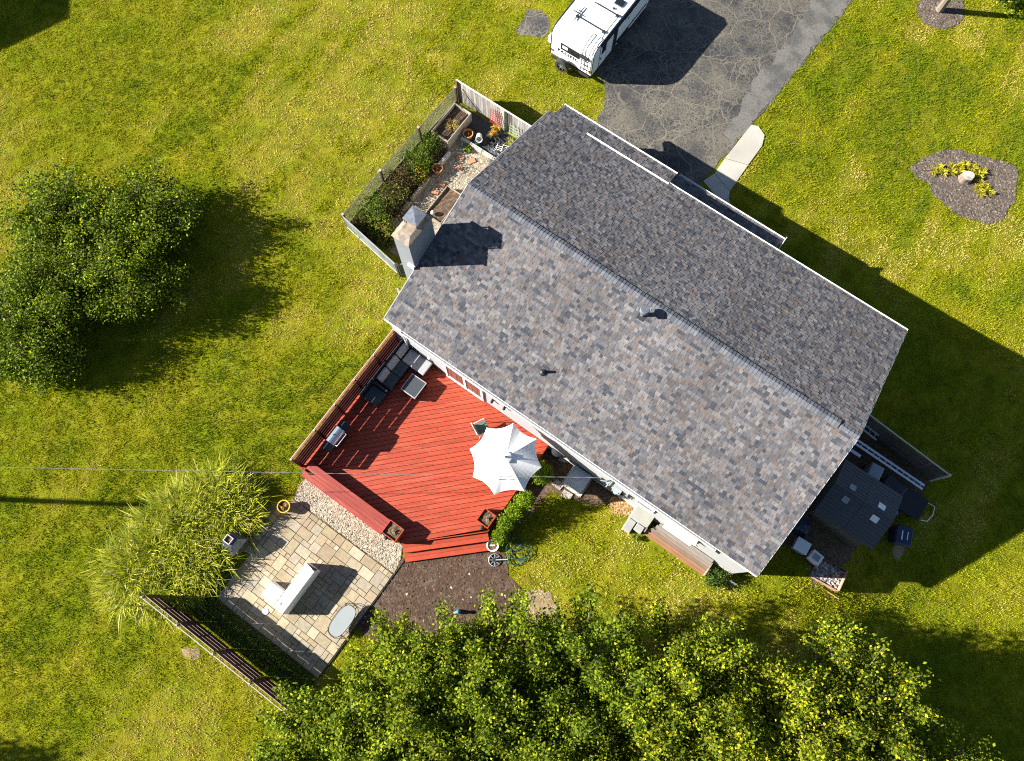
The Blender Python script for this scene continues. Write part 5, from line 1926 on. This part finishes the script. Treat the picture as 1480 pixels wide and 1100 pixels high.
# ------------------------------------------------------------------ east bed planting
sp = G(1394, 259)
t = thing('tree_stump', 'pale cut tree stump in the middle of the mulch bed', 'stump', sp, 0)
b = MB()
rr = random.Random(6)
rads = [1 + rr.uniform(-.12, .12) for _ in range(18)]
vs, n = [], 18
for z, r in ((-.05, .40), (.12, .31), (.34, .285)):
    for k in range(n):
        a_ = 2 * math.pi * k / n
        vs.append((r * rads[k] * math.cos(a_), r * rads[k] * .9 * math.sin(a_), z + (.03 * math.sin(a_ * 2) if z > .3 else 0)))
b.raw(vs, [(i * n + k, i * n + (k + 1) % n, (i + 1) * n + (k + 1) % n, (i + 1) * n + k) for i in range(2) for k in range(n)])
b.build('bark', M['bark'], t)
b = MB()
b.raw([(v[0] * .99, v[1] * .99, v[2] + .002) for v in vs[2 * n:]] + [(0, 0, .345)], [(k, (k + 1) % n, n) for k in range(n)])
b.build('cut_face', mat('cut_wood', (.46, .41, .33), .85, .3, 6, col2=(.3, .26, .2), c2s=6), t)
HOST = [(.42, .37, .03), (.33, .33, .03), (.50, .40, .05), (.20, .22, .02)]
hp = zoompx(1310, 205, 8.46, [(330, 375), (405, 320), (450, 385), (550, 315), (560, 385), (640, 310), (650, 370), (720, 290), (800, 330), (860, 380), (870, 450), (930, 390), (900, 520), (870, 580), (950, 560), (1010, 620), (900, 640)])
hl = ['at the far left tip of the row', 'second from the left tip', 'third from the left tip, on the lower side', 'fourth from the left tip, upper side', 'fifth from the left tip, lower side',
      'upper side, left of the stump', 'just above the stump, left', 'highest of the row above the stump', 'above right of the stump', 'right of the stump, upper', 'touching the right of the stump',
      'at the outer right bend of the row', 'below right of the stump', 'lower right beside the bare mulch', 'outermost on the lower right', 'last at the lower right end', 'low end clump beside the last one']
for i, (px, py) in enumerate(hp):
    rr = np.random.RandomState(100 + i)
    base = np.stack([rr.normal(0, .05, 40), rr.normal(0, .05, 40), np.zeros(40)], 1)
    V, Fc, C = blades(46, base, .30, .26, .085, HOST, (4, 3, 2, 1), 100 + i, seg=3, droop=.9)
    t = thing('hosta', 'yellow hosta clump in the mulch bed, ' + hl[i], 'plant', G(px, py), rr.rand() * 6, 'yellow hostas round the stump')
    npmesh('foliage', V, Fc, C, M['leaf'], t, kind='stuff')

# ------------------------------------------------------------------ trees
def tree(name, label, base, cz, rad, nbr, nleaf, size, pal, wts, seed, trunk_r=.14, group=None, cat='tree', spread=.22, cxy=(0, 0), shell=.5, low=.35, asp=.62, upb=.0, shoots=.38):
    t = thing(name, label, cat, base, 0, group)
    r = np.random.RandomState(seed)
    c0 = np.array([cxy[0], cxy[1], cz])
    rad = np.array(rad)
    tips = r.normal(0, 1, (nbr, 3))
    tips /= np.linalg.norm(tips, axis=1)[:, None]
    tips[:, 2] = np.where(tips[:, 2] < -low, -tips[:, 2] * .6, tips[:, 2])
    lump = .62 + .72 * vn(np.arctan2(tips[:, 1], tips[:, 0]) * 1.6 + 5, tips[:, 2] * 2 + 3, seed)
    tips = c0 + tips * rad * (shell + (1 - shell) * r.rand(nbr, 1) ** .6) * lump[:, None]
    tips[:, 2] += upb * r.rand(nbr)
    root = np.array([0, 0, max(.2, cz - rad[2] * 1.0)])
    tk_ = MB()
    tk_.tube([(0, 0, -.15), (.02, .0, root[2] * .6), tuple(root), tuple((root + c0) / 2), tuple(c0)], [trunk_r * 1.2, trunk_r, trunk_r * .9, trunk_r * .7, trunk_r * .35], 9)
    tk_.build('trunk', M['bark'], t)
    br = MB()
    cents, cw = [], []
    for i in range(nbr):
        s0 = root + (c0 - root) * r.uniform(.2, 1.0)
        e = tips[i]
        mid = (s0 + e) / 2 + r.normal(0, .12, 3) + np.array([0, 0, .1])
        br.tube([tuple(s0), tuple(mid), tuple(e)], [trunk_r * .28, trunk_r * .16, .008], 5, cap=False)
        for q in range(5):
            f = .45 + .6 * (q + r.rand()) / 5
            p = (1 - f) ** 2 * s0 + 2 * f * (1 - f) * mid + f * f * e if f <= 1 else e + (e - mid) * (f - 1)
            cents.append(p)
    for i in range(int(nbr * shoots)):
        d = r.normal(0, 1, 3)
        d[2] = abs(d[2]) * .8 + .15
        d /= np.linalg.norm(d)
        s0 = c0 + d * rad * .6
        e = c0 + d * rad * r.uniform(1.02, 1.34) + np.array([0, 0, r.uniform(.1, .6)])
        br.tube([tuple(s0), tuple((s0 + e) / 2 + r.normal(0, .06, 3)), tuple(e)], [trunk_r * .16, trunk_r * .1, .006], 4, cap=False)
        for q in range(4):
            cents.append(s0 + (e - s0) * (.45 + .58 * (q + r.rand()) / 4))
    br.build('branches', M['bark'], t)
    cents = np.array(cents)
    V, Fc, C, lc = leaves(nleaf, cents, spread, size, pal, wts, seed + 1, asp=asp)
    # each spray has its own tone
    k = vn(lc[:, 0] * 1.1 + seed, lc[:, 1] * 1.1, seed + 2)
    C = C * np.repeat(.72 + .56 * k, 4)[:, None]
    V[:, 2] = np.maximum(V[:, 2], .03)
    npmesh('crown', V, Fc, C, M['leaf'], t, kind='stuff')
    return t


LG = [(.055, .092, .007), (.110, .160, .009), (.190, .235, .011), (.30, .31, .015)]
LY = [(.060, .095, .007), (.120, .165, .009), (.21, .245, .011), (.36, .33, .016)]
LD = [(.044, .080, .006), (.100, .150, .007), (.190, .235, .009), (.32, .32, .013)]


def crown_at(px, py, z):
    p = P(px, py, z)
    return p


row = [((500, 1095), 2.7, (2.7, 2.5, 1.7), LG, (3, 4, 3, 1), 'leafy green tree beside the end of the dark slatted fence', 18000),
       ((612, 1018), 3.1, (2.7, 2.9, 1.9), LG, (2, 4, 4, 1.5), 'light green tree overhanging the patio corner', 19000),
       ((700, 988), 3.2, (2.6, 2.8, 2.0), LG, (3, 4, 3, 1.5), 'green tree over the dark mulch below the deck', 18000),
       ((845, 1004), 3.4, (2.5, 2.9, 2.0), LG, (4, 4, 2, 1), 'darker green tree behind the brown lawn', 17000),
       ((985, 994), 3.5, (2.6, 2.6, 2.1), LY, (3, 4, 3, 1.5), 'yellowing tree behind the plank cover', 17000),
       ((1225, 1018), 3.2, (2.3, 2.4, 1.9), LY, (4, 3, 2, 1.6), 'sparse yellow-flecked tree beside the shaded east lawn', 12500),
       ((1110, 1060), 3.6, (2.4, 2.2, 2.0), LY, (2, 3, 4, 3), 'bright yellow-green tree between the yellowing tree and the sparse one', 13000),
       ((780, 1120), 3.6, (3.0, 2.0, 2.0), LG, (3, 3, 3, 2), 'green tree at the lower edge below the darker green tree', 11000),
       ((940, 1110), 3.6, (2.6, 2.0, 2.0), LY, (3, 4, 3, 1.5), 'yellow-green tree at the lower edge below the yellowing tree', 11000),
       ((630, 1135), 3.2, (3.0, 1.9, 1.9), LG, (3, 4, 3, 1), 'green tree at the lower edge below the patio tree', 10000),
       ((1300, 1120), 2.8, (2.6, 1.9, 1.6), LY, (4, 3, 2, 1), 'low sparse tree at the lower edge by the shaded lawn', 9000)]
for i, (pp, cz, rad, pal, wt, lb, nl) in enumerate(row):
    c = crown_at(*pp, cz)
    gz = Tz(c.x, c.y)
    tree('broadleaf_tree', lb, (c.x, c.y, gz), cz - gz, rad, 92, int(nl * 2.25), .118, pal, wt, 200 + i * 3, group='trees along the garden edge', spread=.17, shell=.5, upb=.7)
bush = [((125, 405), 1.5, (2.5, 2.3, 1.3), LD, (4, 4, 3, 1), 'tallest dense shrub at the heart of the lawn thicket', 26000),
        ((208, 318), 1.3, (2.3, 2.1, 1.25), LD, (4, 4, 3, 1), 'large dense shrub at the sunlit top of the lawn thicket', 26000),
        ((85, 318), 1.2, (2.1, 2.2, 1.2), LD, (4, 4, 2, 1), 'dark shrub at the upper left of the lawn thicket', 19000),
        ((45, 450), 1.5, (2.6, 2.3, 1.3), LD, (4, 4, 2, .6), 'broad dark shrub in the middle of the lawn thicket', 24000),
        ((195, 402), 1.3, (2.2, 1.9, 1.25), LD, (4, 4, 3, 1), 'dense shrub on the lawn side of the thicket, beside the long shadow', 22000),
        ((50, 520), 1.0, (1.8, 1.3, 1.0), LD, (4, 4, 2, .6), 'low shrub at the bottom end of the lawn thicket', 11000)]
for i, (pp, cz, rad, pal, wt, lb, nl) in enumerate(bush):
    c = crown_at(*pp, cz)
    tree('shrub', lb, (c.x, c.y, 0), cz, rad, 110, nl, .115, pal, wt, 300 + i * 3, trunk_r=.08, group='shrubs of the lawn thicket', cat='shrub', spread=.21, shell=.66, low=.8, asp=.6, shoots=.12)
c = G(1357, 15)
tree('ornamental_tree', 'pale-trunked tree rising from the mulch ring', (c.x, c.y, c.z), 4.6, (3.6, 3.2, 2.2), 80, 14000, .17, LG, (3, 4, 3, 1), 400, trunk_r=.17, spread=.25, low=.7)
otree = bpy.context.scene.objects['ornamental_tree']
lb_ = MB()
lo = []
rr = np.random.RandomState(4)
for k in range(9):
    e = np.array([2.3 + rr.rand() * 1.8, rr.normal(-.5, .7), 1.0 + rr.rand() * 1.0])
    lb_.tube([(0, 0, 2.6), tuple(e * .55 + np.array([0, 0, 1.2])), tuple(e)], [.06, .035, .008], 5)
    lo += [e * (1 - f) + (e * .55 + np.array([0, 0, 1.2])) * f for f in (0, .12, .25, .4)]
lb_.build('low_branches', M['bark'], otree)
V, Fc, C, _ = leaves(3600, np.array(lo), .3, .15, LG, (3, 4, 3, 1), 402)
npmesh('low_foliage', V, Fc, C, M['leaf'], otree, kind='stuff')
c = Vector((P(-10, 1120).x - 9.2, P(-10, 1120).y - .6, 0))
tree('broadleaf_tree', 'tall tree past the left edge whose shade falls on the lawn corner', c, 5.0, (2.6, 2.4, 2.2), 60, 7000, .2, LG, (3, 4, 3, 1), 410, spread=.25)

# tall grass clumps between patio and lawn
TG = [(.36, .37, .020), (.24, .30, .014), (.47, .45, .05), (.13, .18, .010), (.62, .55, .22)]
cl_px = [(305, 722, 'at the top, nearest the deck bench', 1.0), (262, 752, 'on the lawn side of the tallest part', 1.05), (322, 738, 'beside the metal fireplace', .9),
         (225, 790, 'in the middle of the lawn side', 1.05), (272, 805, 'in the middle, above the dark bed', .95), (185, 825, 'at the lower left end', 1.0), (240, 838, 'at the fence end', .9)]
for i, (px, py, lb, sc_) in enumerate(cl_px):
    g = P(px, py, .7)
    rr = np.random.RandomState(500 + i)
    nb2 = 200
    base = np.stack([rr.normal(0, .50, nb2), rr.normal(0, .50, nb2), np.zeros(nb2)], 1)
    V, Fc, C = blades(2600, base, 1.25 * sc_, .95, .060, TG, (5, 4, 3, 3, 1.2), 500 + i, seg=4, outward=np.zeros(2), droop=.9)
    t = thing('ornamental_grass', 'tall arching green grass clump ' + lb, 'grass clump', (g.x, g.y, 0), 0, 'tall grass clumps by the patio')
    npmesh('foliage', V, Fc, C, M['blade'], t, kind='stuff')
# dark ground cover between fence and patio
gcp = [U(*p).xy[:] for p in ((-.6, -13.95), (6.1, -13.95), (6.1, -13.0), (.75, -13.0), (.6, -11.3), (-.4, -11.4))]
sheet('planting_bed', gcp, .016, M['soil'])
pts = scatter_in(gcp, 900, 44)
base = np.concatenate([pts, np.zeros((900, 1)) + .02], 1)
V, Fc, C = blades(5200, base, .34, .22, .032, [(.07, .12, .015), (.12, .18, .022), (.2, .24, .04)], (4, 3, 1), 45, seg=2)
o = npmesh('ground_cover', V, Fc, C, M['leaf'], kind='stuff')
tag(o, 'dark green leafy ground cover between the slatted fence and the patio', 'ground cover')

# ------------------------------------------------------------------ pole, cable, neighbour
pole = thing('utility_pole', 'wooden utility pole past the left lawn that carries the house cable', 'utility pole', (P(215, 719).x - 1.9 * 8.7, P(215, 719).y + .33, 0), 0)
MB().tube([(0, 0, -.5), (0, 0, 8.7)], [.15, .11], 12).build('shaft', M['bark'], pole)
MB().box(-.12, -.10, -.06, .06, 7.9, 8.2).build('bracket', M['galv'], pole)
a = Vector((pole.location.x, pole.location.y, 8.0))
a = a + Vector((0, .05, 0))
z_end = 2.74
e = U(10.9, -.22, z_end)
pts = []
for k in range(41):
    t_ = k / 40
    p = a.lerp(e, t_)
    p.z -= 4 * .35 * t_ * (1 - t_)
    pts.append(p)
w1 = MB()
w1.tube(pts, .004, 6)
for s_ in range(2):
    tw = []
    for k in range(401):
        t_ = k / 400
        p = a.lerp(e, t_)
        p.z -= 4 * .35 * t_ * (1 - t_)
        an = t_ * 2 * math.pi * 34 + s_ * math.pi
        p += Vector((0, math.cos(an) * .009, math.sin(an) * .009))
        tw.append(p)
    w1.tube(tw, .0045, 4)
o = w1.build('service_cable', M['cable'])
tag(o, 'twisted overhead service cable crossing the lawn and deck to the house wall', 'cable')

NHR = 5.3
pk_ = P(102, 26)
nb = Vector((pk_.x - 1.9 * NHR, pk_.y + .076 * NHR, 0))
nh = thing('neighbour_house', 'gabled neighbour house standing past the left edge of the lawn', 'house', nb)
sx = 5.0
hz_ = NHR - sx * PITCH
MB().xprism([(-sx + .3, -.3), (sx - .3, -.3), (sx - .3, hz_ - .05), (0, NHR - .2), (-sx + .3, hz_ - .05)], -12.8, -.25).build('wall', M['brownwall'], nh)
nr_ = MB().xprism([(-sx, hz_), (0, NHR), (sx, hz_), (sx, hz_ - .15), (0, NHR - .15), (-sx, hz_ - .15)][::-1], -13, 0).build('roof', mat('far_roof', (.09, .09, .095), .9, .2, 6), nh)
wf_ = MB().box(-.248, -.2, -1.0, 1.0, 1.0, 2.2).build('window', M['white'], nh)
MB().box(-.199, -.19, -.9, .9, 1.1, 2.1).build('pane', M['glass'], wf_)

# ------------------------------------------------------------------ grass
def lawn_col(x, y, r):
    n = len(x)
    a = (x * UX + y * UY)
    v = (-x * UY + y * UX)
    big = fbm(x * .11, y * .11, 3, 4)
    med = fbm(x * .45, y * .45, 9, 4)
    streak = fbm(a * 1.3, v * .22, 15, 3)
    fine = fbm(x * 1.9, y * 1.9, 21, 3)
    dry = np.clip((.40 * big + .30 * med + .32 * streak + .08 * fine - .52) * 4.8 + .42, 0, 1)
    for px, py, rp, s in DRYS:
        g = G(px, py)
        d = np.hypot(x - g.x, y - g.y) / (rp / 34.0)
        dry = np.maximum(dry, s * np.clip(1.35 - d + (fine - .5) * 1.4, 0, 1))
    for px, py, rp, s in LUSH:
        g = G(px, py)
        d = np.hypot(x - g.x, y - g.y) / (rp / 34.0)
        dry = dry * (1 - s * np.clip(1.3 - d + (fine - .5), 0, 1))
    g0, g1, g2 = np.array((.165, .228, .007)), np.array((.355, .352, .012)), np.array((.60, .485, .13))
    t = dry[:, None]
    c = np.where(t < .6, g0 + (g1 - g0) * (t / .6), g1 + (g2 - g1) * ((t - .6) / .4))
    return c, dry


DRYS = [(820, 812, 75, .72), (775, 825, 45, .85), (900, 850, 50, .7), (1000, 855, 40, .7), (265, 1000, 60, .8), (700, 120, 40, .75), (560, 75, 80, .75), (590, 95, 40, .95), (640, 150, 60, .6), (900, 160, 60, .6), (1330, 45, 40, .9), (1400, 60, 40, .9), (790, 870, 45, 1.0), (760, 850, 40, .9), (840, 880, 60, .7),
        (1180, 825, 26, 1.0), (1165, 800, 20, 1.0), (1300, 780, 30, .9), (330, 950, 60, .9), (275, 945, 22, 1.0), (380, 1000, 60, .85), (290, 1040, 70, .7), (420, 720, 26, .8), (1050, 850, 30, .9),
        (880, 700, 30, .9), (770, 45, 40, .7), (1450, 880, 70, .75), (1460, 960, 90, .75), (1150, 175, 60, .55), (1060, 1000, 1, 0), (250, 480, 1, 0), (440, 480, 60, .5), (1100, 120, 40, .6), (690, 60, 60, .6)]
LUSH = [(120, 120, 160, .45), (1330, 560, 160, .6), (1190, 850, 60, .5), (400, 560, 90, .35), (100, 620, 130, .3), (1400, 1000, 120, .5), (200, 60, 150, .4)]
excl = [drive_poly, patch_poly, walk_poly, [U(*p).xy[:] for p in DP], [U(*p).xy[:] for p in ((RU0 + .2, .1), (RU1 - .2, .1), (RU1 - .2, 11.5), (5.6, 11.5), (5.6, 12.2), (.3, 12.2))],
        [U(*p).xy[:] for p in ((PU0 - .1, PV0 - .05), (PU1 + .06, PV0 - .05), (PU1 + .06, -6.9), (.7, -6.9), (PU0 - .3, -8.6))], [U(*p).xy[:] for p in ((-5.1, 3.0), (.3, 2.9), (.3, 11.5), (-4.85, 11.45))],
        gcp, [U(*p).xy[:] for p in ((9.6, -1.0), (10.7, -1.0), (10.7, .1), (9.6, .1))], [U(*p).xy[:] for p in ((12.6, -1.0), (16.6, -.75), (16.6, .2), (12.6, .2))],
        [U(*p).xy[:] for p in ((5.5, -6.9), (8.5, -4.2), (9.0, -4.9), (6.1, -7.6))]] + [yard, acbed] + [b_[0] for b_ in beds]
rs = np.random.RandomState(77)
NT = 420000
gx = rs.uniform(-27.5, 28.5, NT)
gy = rs.uniform(-10.5, 32.5, NT)
# keep what the frame and a margin round it can see
keep = (gy < 1.2 * np.abs(gx) + 40) & (np.abs(gx) < 23.0 + .16 * (gy + 8))
for ex in excl:
    keep &= ~inside(gx, gy, ex)
for bp_ in bare:
    keep &= ~(inside(gx, gy, bp_) & (rs.rand(NT) < .50))
under = inside(gx, gy, [U(*p).xy[:] for p in ((.3, -6.9), (8.3, -4.2), (8.3, .1), (.3, .1))])
keep &= ~under
gx, gy = gx[keep], gy[keep]
C, dry = lawn_col(gx, gy, rs)
thin = rs.rand(len(gx)) < (1 - .25 * np.clip((dry - .8) / .2, 0, 1))
gx, gy, C, dry = gx[thin], gy[thin], C[thin], dry[thin]
n = len(gx)
clump = fbm(gx * 2.6, gy * 2.6, 33, 3)
hh = (.035 + .085 * np.clip(clump * 1.5 - .35, 0, 1)) * (1 - .3 * dry)
C = C * (.87 + .26 * fbm(gx * 3.3, gy * 3.3, 41, 3))[:, None]
NBL = 4
gz = T(gx, gy)
Vv = np.zeros((n, NBL, 3, 3), np.float32)
Cc = np.zeros((n, NBL, 3, 3), np.float32)
for k in range(NBL):
    a_ = rs.rand(n) * 2 * np.pi
    bx, by = gx + rs.normal(0, .055, n), gy + rs.normal(0, .055, n)
    h_ = hh * (.6 + .8 * rs.rand(n))
    ln = h_ * (.3 + 1.1 * rs.rand(n))
    la = rs.rand(n) * 2 * np.pi
    w_ = .010 + .010 * rs.rand(n)
    ca, sa = np.cos(a_) * w_, np.sin(a_) * w_
    Vv[:, k, 0] = np.stack([bx - ca, by - sa, gz - .005], 1)
    Vv[:, k, 1] = np.stack([bx + ca, by + sa, gz - .005], 1)
    Vv[:, k, 2] = np.stack([bx + np.cos(la) * ln, by + np.sin(la) * ln, gz + h_], 1)
    Cc[:, k] = (C * (.8 + .4 * rs.rand(n))[:, None])[:, None, :]
o = npmesh('grass', Vv.reshape(-1, 3), np.arange(n * NBL * 3).reshape(-1, 3), Cc.reshape(-1, 3), M['blade'], kind='stuff')
tag(o, 'short yellow-green lawn grass with dry straw patches around the house', 'grass')
# fallen yellow leaves on the lawn by the trees
fl = pxpoly([(735, 800), (1000, 790), (1100, 850), (1090, 880), (800, 880), (760, 850)])
o = chips('fallen_leaves', fl, 260, 19, [(.38, .28, .09), (.30, .2, .07), (.42, .36, .2)], (2, 1, 1), .05, M['chip'], None, zoff=.07, thick=.3)
tag(o, 'small fallen yellow leaves scattered on the brown lawn behind the house', 'leaves')
